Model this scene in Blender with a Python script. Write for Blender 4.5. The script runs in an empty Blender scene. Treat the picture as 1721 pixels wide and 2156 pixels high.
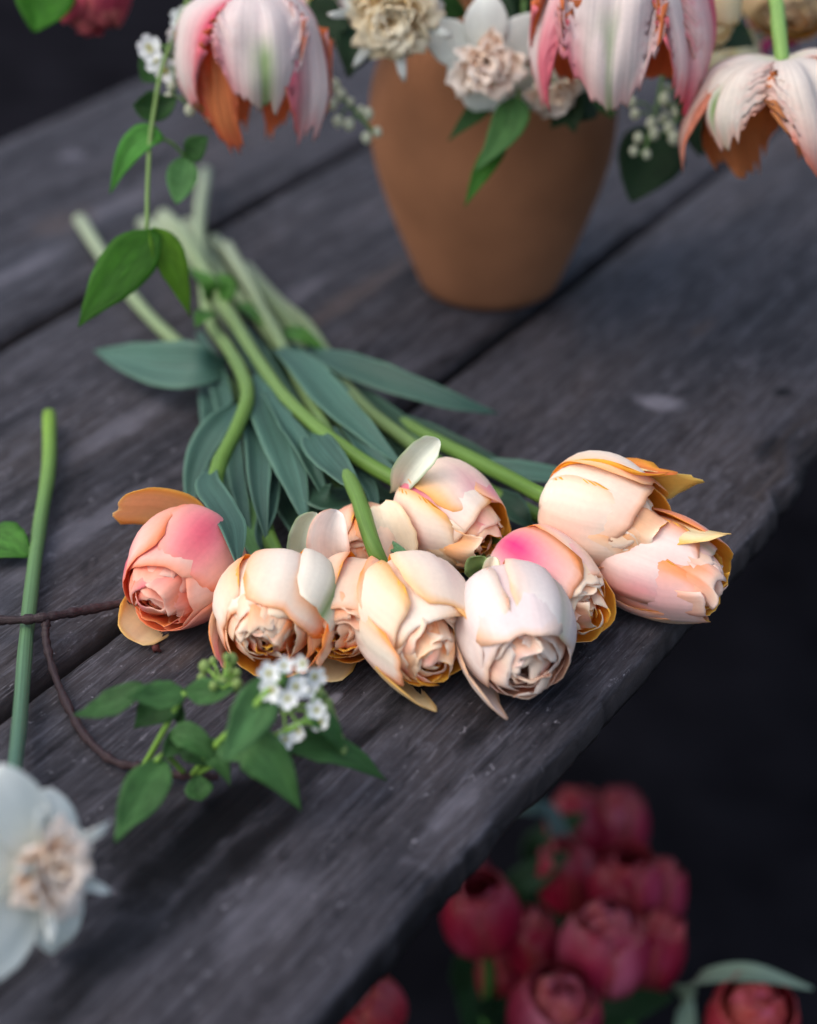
import bpy, math, random
import numpy as np

# ------------------------------------------------------------------ camera, sky, sun, exposure
sc = bpy.context.scene
F_PX = 4200.0                      # focal length in pixels of a 1721 x 2156 picture
PITCH = math.radians(31.05)
CAM_H = 0.57                       # camera height above the table top (z = 0)
cam_d = bpy.data.cameras.new('camera')
cam = bpy.data.objects.new('camera', cam_d)
sc.collection.objects.link(cam)
cam.location = (0, 0, CAM_H)
cam.rotation_euler = (math.pi/2 - PITCH, 0, 0)
cam_d.sensor_fit = 'VERTICAL'
cam_d.sensor_width = 36; cam_d.sensor_height = 36
cam_d.lens = 36*F_PX/2156
cam_d.clip_start = 0.01; cam_d.clip_end = 200
cam_d.dof.use_dof = True
cam_d.dof.focus_distance = 0.985
cam_d.dof.aperture_fstop = 3.0
cam_d.dof.aperture_blades = 9
sc.camera = cam

SUN_EL, SUN_AZ = math.radians(55), math.radians(-112)     # azimuth measured from +Y towards +X
world = bpy.data.worlds.new('World'); sc.world = world; world.use_nodes = True
nt = world.node_tree
sky = nt.nodes.new('ShaderNodeTexSky'); sky.sky_type = 'NISHITA'; sky.sun_disc = False
sky.sun_elevation = SUN_EL; sky.sun_rotation = SUN_AZ
sky.air_density = 1.1; sky.dust_density = 3.5; sky.ozone_density = 1.0
bg = nt.nodes['Background']; bg.inputs[1].default_value = 0.12
nt.links.new(sky.outputs[0], bg.inputs[0])
sun_d = bpy.data.lights.new('sun', 'SUN'); sun_d.energy = 1.0; sun_d.angle = math.radians(110); sun_d.color = (1, .98, .95)
sun = bpy.data.objects.new('sun', sun_d); sc.collection.objects.link(sun)
sun.rotation_euler = (math.pi/2 - SUN_EL, 0, math.pi - SUN_AZ)
sun.location = (0, 0, 3)
sc.view_settings.view_transform = 'Standard'; sc.view_settings.look = 'None'
sc.view_settings.gamma = 1.0; sc.view_settings.use_curve_mapping = False
sc.view_settings.exposure = 0.80
sc.cycles.max_bounces = 16; sc.cycles.diffuse_bounces = 8; sc.cycles.transmission_bounces = 12

# ------------------------------------------------------------------ helpers
V = lambda *a: np.array(a, float)
UP = V(0, 0, 1)
CAM = V(0, 0, CAM_H)
def ray(px, py):
    x = (px-860.5)/F_PX; y = (1078-py)/F_PX
    return V(x, math.cos(PITCH)+y*math.sin(PITCH), -math.sin(PITCH)+y*math.cos(PITCH))
def T(px, py, z=0.0):              # a point at height z over the table
    r = ray(px, py); return CAM + r*((z-CAM_H)/r[2])
def D(px, py, d):                  # a point at distance d in front of the lens
    return CAM + ray(px, py)*d
def nrm(v): return v/max(np.linalg.norm(v), 1e-9)
def sm(a, b, x):
    q = np.clip((x-a)/(b-a), 0, 1); return q*q*(3-2*q)
def crom(pts, n):
    p = np.array(pts, float)
    p = np.vstack([2*p[0]-p[1], p, 2*p[-1]-p[-2]])
    m = len(p)-3; out = []
    for k in range(n+1):
        q = k/n*m; i = min(int(q), m-1); f = q-i
        a, b, c, d = p[i], p[i+1], p[i+2], p[i+3]
        out.append(.5*(2*b+(c-a)*f+(2*a-5*b+4*c-d)*f*f+(3*b-a-3*c+d)*f**3))
    return np.array(out)
def lin(h):
    h = h.lstrip('#'); c = np.array([int(h[i:i+2], 16)/255 for i in (0, 2, 4)])
    return np.where(c <= .04045, c/12.92, ((c+.055)/1.055)**2.4)
def wob(rng, n=5, f0=1.5, f1=7):
    k = [(rng.uniform(f0, f1), rng.uniform(0, 6.28), rng.uniform(.4, 1)) for _ in range(n)]
    s = sum(q[2] for q in k)
    return lambda x: sum(a*np.sin(f*x+p) for f, p, a in k)/s
def wob2(rng, n=6, f=5):
    k = [(rng.uniform(-f, f), rng.uniform(-f, f), rng.uniform(0, 6.28)) for _ in range(n)]
    return lambda x, y: sum(np.sin(a*x+b*y+p) for a, b, p in k)/n**.5
COL = sc.collection
def thing(name, label, cat, loc=(0, 0, 0), group=None):
    o = bpy.data.objects.new(name, None); COL.objects.link(o); o.location = loc
    o.empty_display_size = .02
    o['label'] = label; o['category'] = cat
    if group: o['group'] = group
    return o
def raw(name, verts, faces, mat, parent=None, col=None, st=None, smooth=True):
    me = bpy.data.meshes.new(name)
    v = np.asarray(verts, float)
    if parent is not None: v = v - np.array(parent.location)
    me.from_pydata(v.tolist(), [], faces)
    if smooth: me.polygons.foreach_set('use_smooth', [True]*len(me.polygons))
    if col is not None:
        a = me.color_attributes.new('Col', 'FLOAT_COLOR', 'POINT')
        c = np.ones((len(v), 4)); c[:, :3] = np.clip(col, 0, 1); a.data.foreach_set('color', c.ravel())
    if st is not None:
        a = me.attributes.new('st', 'FLOAT_VECTOR', 'POINT'); a.data.foreach_set('vector', np.asarray(st, float).ravel())
    me.materials.append(mat); me.update()
    o = bpy.data.objects.new(name, me); COL.objects.link(o)
    if parent is not None: o.parent = parent
    return o
def sub(o, parent):               # o becomes a sub-part of the part 'parent' (parts have identity transforms)
    o.parent = parent; return o
def shell(name, G, th, cO, cI, mat, parent, seed=0.0, S=None, Tt=None):
    """a thin closed sheet: grid G[s][t] with an outer and an inner skin"""
    a, b = G.shape[:2]
    Ps = np.gradient(G, axis=0); Pt = np.gradient(G, axis=1)
    N = np.cross(Pt, Ps); N /= np.maximum(np.linalg.norm(N, axis=2, keepdims=True), 1e-12)
    ed = np.ones((a, b)); ed[0] = ed[-1] = .25; ed[:, 0] = ed[:, -1] = .25
    N = N*(ed*th/2)[..., None]
    v = np.vstack([(G+N).reshape(-1, 3), (G-N).reshape(-1, 3)])
    f = []; o = a*b
    for i in range(a-1):
        for j in range(b-1):
            q = (i*b+j, i*b+j+1, (i+1)*b+j+1, (i+1)*b+j)
            f.append(q); f.append((q[3]+o, q[2]+o, q[1]+o, q[0]+o))
    ring = [j for j in range(b)] + [i*b+b-1 for i in range(1, a)] + [(a-1)*b+j for j in range(b-2, -1, -1)] + [i*b for i in range(a-2, 0, -1)]
    for k in range(len(ring)):
        p, q = ring[k], ring[(k+1) % len(ring)]
        f.append((q, p, p+o, q+o))
    if S is None:
        S, Tt = np.meshgrid(np.linspace(0, 1, a), np.linspace(-1, 1, b), indexing='ij')
    st = np.stack([Tt, S, np.full_like(S, seed)], -1).reshape(-1, 3)
    return raw(name, v, f, mat, parent, np.vstack([cO.reshape(-1, 3), cI.reshape(-1, 3)]), np.vstack([st, st]))
def lerp(a, b, k): return a+(b-a)*np.asarray(k)[..., None]
def tube(name, pts, rad, mat, parent, c0, c1, n=26, k=9, cap_col=None, knob=0.0, rng=None):
    P = crom(pts, n); rad = np.interp(np.linspace(0, 1, n+1), np.linspace(0, 1, len(np.atleast_1d(rad))) if np.ndim(rad) else [0, 1], rad if np.ndim(rad) else [rad, rad])
    v = []; f = []; c = []; st = []
    t = np.gradient(P, axis=0); ref = V(.3, .2, .93)
    for i in range(n+1):
        d = nrm(t[i]); a = nrm(np.cross(d, ref)); b = np.cross(d, a)
        r = rad[i]*(1+(rng.uniform(-knob, knob) if rng else 0))
        for j in range(k):
            q = 6.2832*j/k
            v.append(P[i]+r*(math.cos(q)*a+math.sin(q)*b))
            m = i/n; m3 = m**2.5; c.append(c0*(1-m3)+c1*m3); st.append((j/k*2-1, m, 0))
    for i in range(n):
        for j in range(k):
            f.append((i*k+j, i*k+(j+1) % k, (i+1)*k+(j+1) % k, (i+1)*k+j))
    for ring, e in ((0, -1), (n, 1)):
        o = len(v); v.append(P[ring]+nrm(t[ring])*e*rad[ring]*.15); st.append((0, 0, 0))
        c.append(cap_col if (cap_col is not None and ring == n) else c[ring*k])
        for j in range(k):
            q = (ring*k+j, ring*k+(j+1) % k, o); f.append(q if e > 0 else q[::-1])
    return raw(name, v, f, mat, parent, np.array(c), st)
PROF = {'petal': lambda s: (.45+.55*sm(0, .45, s))*np.sqrt(np.clip(1-np.clip((s-.5)/.53, 0, 1)**2.2, .03, 1)),
        'tulip': lambda s: (.40+.60*sm(0, .35, s))*np.clip(1-np.clip((s-.35)/.66, 0, 1)**1.9, .02, 1),
        'strap': lambda s: (.6+.4*sm(0, .3, s))*np.sqrt(np.clip(1-sm(.72, 1.02, s), 0, 1)),
        'ovate': lambda s: np.clip(np.sin(math.pi*np.clip(s, 0, 1)**.8), .02, 1)**.8,
        'spear': lambda s: np.clip(np.sin(math.pi*np.clip(s, .02, 1)**.72), .02, 1)}
def leaf(name, pts, w, mat, parent, c_top, c_bot=None, prof='tulip', face=.5, fold=.25, roll=0.0, roll_end=None, rng=None,
         ns=22, ntt=8, th=.0009, wave=.05, rib=.12, edge=None, hint=None):
    rng = rng or random.Random(hash(str(np.round(pts[0], 4)))&0xffff)
    P = crom(pts, ns); t = np.gradient(P, axis=0)
    S = np.linspace(0, 1, ns+1); wd = w*.5*PROF[prof](S)
    G = np.zeros((ns+1, ntt+1, 3)); tt = np.linspace(-1, 1, ntt+1)
    roll_end = roll if roll_end is None else roll_end
    wv = wob(rng); wv2 = wob(rng)
    for i in range(ns+1):
        d = nrm(t[i]); h = hint if hint is not None else nrm(UP*(1-face)+nrm(CAM-P[i])*face)
        sd = nrm(np.cross(d, h)); n = np.cross(sd, d)
        r = math.radians(roll+(roll_end-roll)*S[i])
        sd, n = sd*math.cos(r)+n*math.sin(r), n*math.cos(r)-sd*math.sin(r)
        for j, q in enumerate(tt):
            off = fold*wd[i]*abs(q)**1.5 + wave*w*wv(S[i]*5+(0 if q > 0 else 2))*abs(q)**2 + .02*w*wv2(S[i]*4+q*3)
            G[i, j] = P[i]+sd*q*wd[i]*(1+.04*wv2(S[i]*7))+n*off
    SS, TT = np.meshgrid(S, tt, indexing='ij')
    c_bot = c_top if c_bot is None else c_bot
    tone = wob2(rng, 5, 4)(SS*2, TT)*.12
    def shade(c):
        q = np.tile(c, (ns+1, ntt+1, 1))*(1+tone[..., None])
        q = lerp(q, np.minimum(c*1.7+.02, 1), rib*np.exp(-(TT/.12)**2))
        if edge is not None: q = lerp(q, edge, .6*sm(.8, 1, np.abs(TT)))
        return q
    o = shell(name, G[:, ::-1], th, shade(c_top), shade(c_bot), mat, parent, rng.uniform(0, 50), SS, TT)
    return o

# ------------------------------------------------------------------ materials
def nodes(name):
    m = bpy.data.materials.new(name); m.use_nodes = True
    N = m.node_tree; return m, N, N.nodes['Principled BSDF'], N.nodes['Material Output']
def mk(N, t, **kw):
    n = N.nodes.new(t)
    for k, v in kw.items(): setattr(n, k, v)
    return n
def organic(name, rough=.5, spec=.3, trans=.2, vs=(9, 1.2, 1), vein=.18, bump=.15, fine=400, tint=(1, 1, 1), sheen=0):
    m, N, P, O = nodes(name); L = N.links.new
    a = mk(N, 'ShaderNodeAttribute', attribute_name='Col'); s = mk(N, 'ShaderNodeAttribute', attribute_name='st')
    mp = mk(N, 'ShaderNodeMapping'); mp.inputs['Scale'].default_value = vs; L(s.outputs['Vector'], mp.inputs[0])
    no = mk(N, 'ShaderNodeTexNoise'); no.inputs['Scale'].default_value = 1.0; no.inputs['Detail'].default_value = 5; L(mp.outputs[0], no.inputs['Vector'])
    tc = mk(N, 'ShaderNodeTexCoord')
    n2 = mk(N, 'ShaderNodeTexNoise'); n2.inputs['Scale'].default_value = fine; n2.inputs['Detail'].default_value = 3; L(tc.outputs['Object'], n2.inputs['Vector'])
    mr = mk(N, 'ShaderNodeMapRange'); mr.inputs[1].default_value = .3; mr.inputs[2].default_value = .7
    mr.inputs[3].default_value = 1-vein; mr.inputs[4].default_value = 1+vein*.6; L(no.outputs[0], mr.inputs[0])
    m2 = mk(N, 'ShaderNodeMapRange'); m2.inputs[3].default_value = .93; m2.inputs[4].default_value = 1.07; L(n2.outputs[0], m2.inputs[0])
    mu = mk(N, 'ShaderNodeMath', operation='MULTIPLY'); L(mr.outputs[0], mu.inputs[0]); L(m2.outputs[0], mu.inputs[1])
    vm = mk(N, 'ShaderNodeVectorMath', operation='SCALE'); L(a.outputs['Color'], vm.inputs[0]); L(mu.outputs[0], vm.inputs['Scale'])
    bp = mk(N, 'ShaderNodeBump'); bp.inputs['Strength'].default_value = bump; bp.inputs['Distance'].default_value = .002; L(no.outputs[0], bp.inputs['Height'])
    L(vm.outputs[0], P.inputs['Base Color']); L(bp.outputs[0], P.inputs['Normal'])
    P.inputs['Roughness'].default_value = rough; P.inputs['Specular IOR Level'].default_value = spec
    if sheen: P.inputs['Sheen Weight'].default_value = sheen
    if trans:
        tr = mk(N, 'ShaderNodeBsdfTranslucent'); L(vm.outputs[0], tr.inputs[0]); L(bp.outputs[0], tr.inputs['Normal'])
        mx = mk(N, 'ShaderNodeMixShader'); mx.inputs[0].default_value = trans
        L(P.outputs[0], mx.inputs[1]); L(tr.outputs[0], mx.inputs[2]); L(mx.outputs[0], O.inputs[0])
    return m
M_PETAL = organic('petal', .52, .25, .26, (9, .9, 1), .045, .07)
M_PARROT = organic('parrot_petal', .5, .25, .42, (16, 1.2, 1), .14, .22)
M_RED = organic('red_petal', .38, .45, .2, (7, 1.2, 1), .25, .25)
M_LEAF = organic('tulip_leaf', .5, .35, .15, (22, .6, 1), .42, .25)
M_GLOSS = organic('foliage', .6, .22, .25, (6, 6, 1), .3, .25)
M_STEM = organic('stem', .5, .3, .08, (7, 3, 1), .28, .2, 250)
M_BARK = organic('bark', .6, .4, 0, (3, 30, 1), .4, .5, 900)

def simple(name, col, rough=.8, scale=30, amt=.25, bump=.2, spec=.3, dist=.002, detail=6):
    m, N, P, O = nodes(name); L = N.links.new
    tc = mk(N, 'ShaderNodeTexCoord'); no = mk(N, 'ShaderNodeTexNoise'); no.inputs['Scale'].default_value = scale; no.inputs['Detail'].default_value = detail
    L(tc.outputs['Object'], no.inputs['Vector'])
    cr = mk(N, 'ShaderNodeValToRGB'); c = np.array(col)
    cr.color_ramp.elements[0].position = .3; cr.color_ramp.elements[0].color = (*np.clip(c*(1-amt), 0, 1), 1)
    cr.color_ramp.elements[1].position = .7; cr.color_ramp.elements[1].color = (*np.clip(c*(1+amt), 0, 1), 1)
    L(no.outputs[0], cr.inputs[0]); L(cr.outputs[0], P.inputs['Base Color'])
    bp = mk(N, 'ShaderNodeBump'); bp.inputs['Strength'].default_value = bump; bp.inputs['Distance'].default_value = dist
    L(no.outputs[0], bp.inputs['Height']); L(bp.outputs[0], P.inputs['Normal'])
    P.inputs['Roughness'].default_value = rough; P.inputs['Specular IOR Level'].default_value = spec
    return m

def wood(name, seed, blots):
    """weathered grey board; texture runs along local x; blots = (x, y, rx, ry, colour, strength)"""
    m, N, P, O = nodes(name); L = N.links.new
    tc = mk(N, 'ShaderNodeTexCoord')
    def noise(sc_, det, rough=.6, dist=0.0, off=0.0):
        mp = mk(N, 'ShaderNodeMapping'); mp.inputs['Scale'].default_value = sc_; mp.inputs['Location'].default_value = (seed*3.1+off, seed*7.7+off*2, seed)
        L(tc.outputs['Object'], mp.inputs[0])
        n = mk(N, 'ShaderNodeTexNoise'); n.inputs['Scale'].default_value = 1; n.inputs['Detail'].default_value = det
        n.inputs['Roughness'].default_value = rough; n.inputs['Distortion'].default_value = dist
        L(mp.outputs[0], n.inputs['Vector']); return n.outputs[0]
    def ramp(src, a, b, lo=0., hi=1.):
        r = mk(N, 'ShaderNodeMapRange'); r.inputs[1].default_value = a; r.inputs[2].default_value = b; r.inputs[3].default_value = lo; r.inputs[4].default_value = hi
        r.interpolation_type = 'SMOOTHSTEP'; L(src, r.inputs[0]); return r.outputs[0]
    def mix(fac, c1, c2):
        x = mk(N, 'ShaderNodeMix', data_type='RGBA'); 
        if isinstance(fac, float): x.inputs[0].default_value = fac
        else: L(fac, x.inputs[0])
        for s, c in ((x.inputs[6], c1), (x.inputs[7], c2)):
            if hasattr(c, 'links'): L(c, s)
            else: s.default_value = (*c, 1)
        return x.outputs[2]
    def mul(a, b):
        x = mk(N, 'ShaderNodeMath', operation='MULTIPLY')
        for s, c in ((x.inputs[0], a), (x.inputs[1], b)):
            if isinstance(c, (int, float)): s.default_value = c
            else: L(c, s)
        return x.outputs[0]
    broad = noise((2.2, 7, 1), 4, .6, .6)
    band = noise((1.5, 45, 3), 5, .65, .4, 3)
    grain = noise((16, 330, 30), 6, .72, .5, 9)
    fibre = noise((45, 800, 60), 5, .75, .6, 17)
    mott = noise((40, 95, 30), 7, .75, .8, 5)
    long = noise((3, 160, 10), 5, .7, .2, 51)
    c = mix(ramp(band, .28, .72), WOOD['dark'], WOOD['mid'])
    c = mix(mul(ramp(long, .52, .68), .28), c, WOOD['pale'])
    c = mix(mul(ramp(long, .46, .34), .45), c, WOOD['crack'])
    c = mix(mul(ramp(broad, .45, .72), .55), c, WOOD['brown'])
    c = mix(mul(ramp(noise((1.7, 9, 1), 4, .6, .3, 31), .5, .75), .5), c, WOOD['blue'])
    c = mix(mul(ramp(mott, .50, .66), .55), c, WOOD['pale'])
    c = mix(mul(ramp(mott, .46, .34), .6), c, WOOD['crack'])
    c = mix(mul(ramp(grain, .52, .66), .7), c, WOOD['pale'])
    c = mix(mul(ramp(fibre, .54, .70), mul(ramp(broad, .35, .6), .55)), c, WOOD['lint'])
    c = mix(mul(ramp(grain, .45, .32), .65), c, WOOD['crack'])
    c = mix(mul(ramp(noise((4, 20, 1), 7, .75, 1.0, 41), .53, .68), .8), c, WOOD['crack'])
    c = mix(mul(ramp(noise((110, 160, 30), 4, .75, .3, 61), .62, .70), .8), c, WOOD['lint'])
    for k, (x, y, rx, ry, cc, st) in enumerate(blots):
        sp = mk(N, 'ShaderNodeVectorMath', operation='SUBTRACT'); L(tc.outputs['Object'], sp.inputs[0]); sp.inputs[1].default_value = (x, y, 0)
        wn = mk(N, 'ShaderNodeTexNoise'); wn.inputs['Scale'].default_value = 55; wn.inputs['Detail'].default_value = 4; L(tc.outputs['Object'], wn.inputs['Vector'])
        ws = mk(N, 'ShaderNodeVectorMath', operation='MULTIPLY_ADD'); L(wn.outputs['Color'], ws.inputs[0]); ws.inputs[1].default_value = (rx*1.4, ry*1.4, 0)
        ad = mk(N, 'ShaderNodeVectorMath', operation='SUBTRACT'); L(sp.outputs[0], ad.inputs[0]); ad.inputs[1].default_value = (rx*.7, ry*.7, 0)
        L(ad.outputs[0], ws.inputs[2])
        dv = mk(N, 'ShaderNodeVectorMath', operation='MULTIPLY'); L(ws.outputs[0], dv.inputs[0]); dv.inputs[1].default_value = (1/rx, 1/ry, 0)
        ln = mk(N, 'ShaderNodeVectorMath', operation='LENGTH'); L(dv.outputs[0], ln.inputs[0])
        c = mix(mul(ramp(ln.outputs['Value'], 1.15, .35), st), c, cc)
    sx = mk(N, 'ShaderNodeSeparateXYZ'); L(tc.outputs['Object'], sx.inputs[0])
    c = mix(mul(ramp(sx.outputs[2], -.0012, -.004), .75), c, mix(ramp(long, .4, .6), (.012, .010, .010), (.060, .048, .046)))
    L(c, P.inputs['Base Color'])
    hs = mk(N, 'ShaderNodeMath', operation='ADD'); L(grain, hs.inputs[0]); L(mul(fibre, .5), hs.inputs[1])
    h2 = mk(N, 'ShaderNodeMath', operation='ADD'); L(hs.outputs[0], h2.inputs[0]); L(mul(band, 1.2), h2.inputs[1])
    bp = mk(N, 'ShaderNodeBump'); bp.inputs['Strength'].default_value = .55; bp.inputs['Distance'].default_value = .0022
    L(h2.outputs[0], bp.inputs['Height']); L(bp.outputs[0], P.inputs['Normal'])
    L(ramp(grain, .3, .7, .75, .55), P.inputs['Roughness']); P.inputs['Specular IOR Level'].default_value = .10
    return m
WOOD = dict(dark=(.020, .0195, .024), mid=(.052, .049, .057), brown=(.066, .050, .046), blue=(.046, .051, .066),
            pale=(.092, .088, .104), lint=(.22, .21, .235), crack=(.006, .0058, .0075))

# ------------------------------------------------------------------ the setting: ground under and behind the table
GZ = -0.75
def ground():
    n = 60; xs = np.sign(np.linspace(-1, 1, n+1))*np.abs(np.linspace(-1, 1, n+1))**2.2*40
    r = random.Random(3); w1 = wob2(r, 6, 3); w2 = wob2(r, 6, 9)
    X, Y = np.meshgrid(xs, xs+2, indexing='ij')
    Z = GZ + .010*w1(X, Y)+.004*w2(X, Y)
    v = np.stack([X, Y, Z], -1).reshape(-1, 3); b = n+1
    f = [(i*b+j, (i+1)*b+j, (i+1)*b+j+1, i*b+j+1) for i in range(n) for j in range(n)]
    o = raw('ground', v, f, simple('dark_soil', (.0085, .0082, .0105), .95, 9, .35, .5, .0, .02)); o['kind'] = 'structure'
ground()

# ------------------------------------------------------------------ the table: three grey boards on battens and legs
TA = math.atan2(.84989, .52696)             # direction the boards run in
uu = V(math.cos(TA), math.sin(TA), 0); yy = V(-math.sin(TA), math.cos(TA), 0)
def uy(p): return float(p@uu), float(p@yy)  # table coordinates of a world point
table = thing('wooden_table', 'weathered grey table of three broad boards under the cut flowers', 'table', tuple(uu*1.3+yy*.7+V(0, 0, GZ)))
def plank(y0, y1, seed, blots, front=0.0):
    r = random.Random(seed); U0, U1, n = -.1, 2.75, 420
    tk = .020
    A = wob(r, 9, 3, 30); B = wob(r, 9, 3, 30); A2 = wob(r, 10, 60, 400); B2 = wob(r, 10, 60, 400); C1 = wob2(r, 6, 14)
    ys = np.linspace(y0+.007, y1-.007, 9); v = []; f = []
    for i in range(n+1):
        u = U0+(U1-U0)*i/n
        e0 = A(u)*.0012+A2(u)*.0008; e1 = B(u)*.0012+B2(u)*.0008
        ch = 0.0
        if front:
            e0 += abs(A2(u*1.3))*.0022+max(0, A(u*2.1)-.25)*.006
            ch = .020*math.exp(-((u-1.005)/.045)**2)+.008*math.exp(-((u-.935)/.012)**2)+.004*math.exp(-((u-.62)/.02)**2)
        sec = [(y0+.002+e0+ch*.7, -tk), (y0+e0+ch*.6, -.014), (y0+e0*1.2+ch*.8, -.007), (y0+.0008+e0*1.5+ch, -.0028), (y0+.0022+e0*1.5+ch*1.2, -.0008)]
        sec += [(q, .0006*C1(u*1.0, q*4)) for q in ys if q > y0+.005+ch*1.3] if ch < .001 else [(max(q, y0+.007+ch*1.25+k*.0008), .0006*C1(u, q*4)-(.003*math.exp(-k) if ch > .004 else 0)) for k, q in enumerate(ys)]
        sec += [(y1-.004-e1, -.0010), (y1-.0015-e1, -.003), (y1-e1, -.007), (y1-e1, -.016), (y1-.002-e1, -tk)]
        v += [(u, a, z) for a, z in sec]
    k = len(v)//(n+1)
    for i in range(n):
        for j in range(k):
            f.append((i*k+j, i*k+(j+1) % k, (i+1)*k+(j+1) % k, (i+1)*k+j)[::-1])
    f.append(tuple(range(k))); f.append(tuple(n*k+j for j in range(k-1, -1, -1)))
    o = raw('plank', v, f, wood('weathered_board_%d' % seed, seed, blots))
    o.parent = table; o.rotation_euler = (0, 0, TA); o.location = -np.array(table.location)
    return o
def blot(px, py, rx, ry, c, s): return (*uy(T(px, py)), rx, ry, c, s)
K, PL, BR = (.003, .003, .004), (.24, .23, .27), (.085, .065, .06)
plank(.326, .5635, 1, [blot(1650, 822, .008, .007, K, .9), blot(1625, 940, .02, .009, K, .8), blot(1390, 850, .012, .020, PL, .55), blot(1480, 690, .02, .006, BR, .5),
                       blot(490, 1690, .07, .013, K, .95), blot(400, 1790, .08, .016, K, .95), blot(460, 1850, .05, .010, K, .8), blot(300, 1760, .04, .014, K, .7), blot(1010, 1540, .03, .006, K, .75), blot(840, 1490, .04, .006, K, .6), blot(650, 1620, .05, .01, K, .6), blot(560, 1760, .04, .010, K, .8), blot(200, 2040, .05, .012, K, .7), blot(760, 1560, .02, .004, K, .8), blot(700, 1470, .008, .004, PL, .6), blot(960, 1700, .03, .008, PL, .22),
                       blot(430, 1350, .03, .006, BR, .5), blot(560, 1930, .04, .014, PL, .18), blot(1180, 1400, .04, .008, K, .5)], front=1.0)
plank(.5695, .8285, 2, [blot(720, 640, .10, .012, BR, .6), blot(250, 900, .06, .012, PL, .3), blot(150, 1130, .08, .01, PL, .25), blot(170, 1010, .05, .008, K, .5), blot(900, 560, .06, .012, K, .5), blot(820, 860, .05, .006, K, .6), blot(1050, 700, .07, .010, K, .55), blot(620, 620, .05, .012, PL, .2)])
plank(.8375, 1.083, 3, [blot(150, 330, .012, .012, PL, .3), blot(250, 430, .06, .012, PL, .25), blot(130, 470, .04, .02, BR, .5), blot(520, 380, .06, .014, K, .4), blot(60, 560, .06, .012, PL, .25)])
def box(name, c, s, mat, parent, rot=TA, bev=.004):
    import bmesh
    bm = bmesh.new(); bmesh.ops.create_cube(bm, size=1)
    for q in bm.verts: q.co = (q.co.x*s[0], q.co.y*s[1], q.co.z*s[2])
    bmesh.ops.bevel(bm, geom=bm.edges[:], offset=bev, segments=2, affect='EDGES')
    me = bpy.data.meshes.new(name); bm.to_mesh(me); bm.free(); me.materials.append(mat)
    o = bpy.data.objects.new(name, me); COL.objects.link(o); o.parent = parent
    o.rotation_euler = (0, 0, rot); o.location = c-np.array(parent.location); return o
M_LEG = wood('table_leg_wood', 9, [])
for u in (.12, 2.62):
    box('batten', uu*u+yy*.705+V(0, 0, -.020-.0205), (.07, .70, .042), M_LEG, table)
    for y in (.42, .99):
        box('leg', uu*u+yy*y+V(0, 0, (GZ-.064)/2-.003), (.06, .06, -GZ-.06), M_LEG, table)

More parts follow.
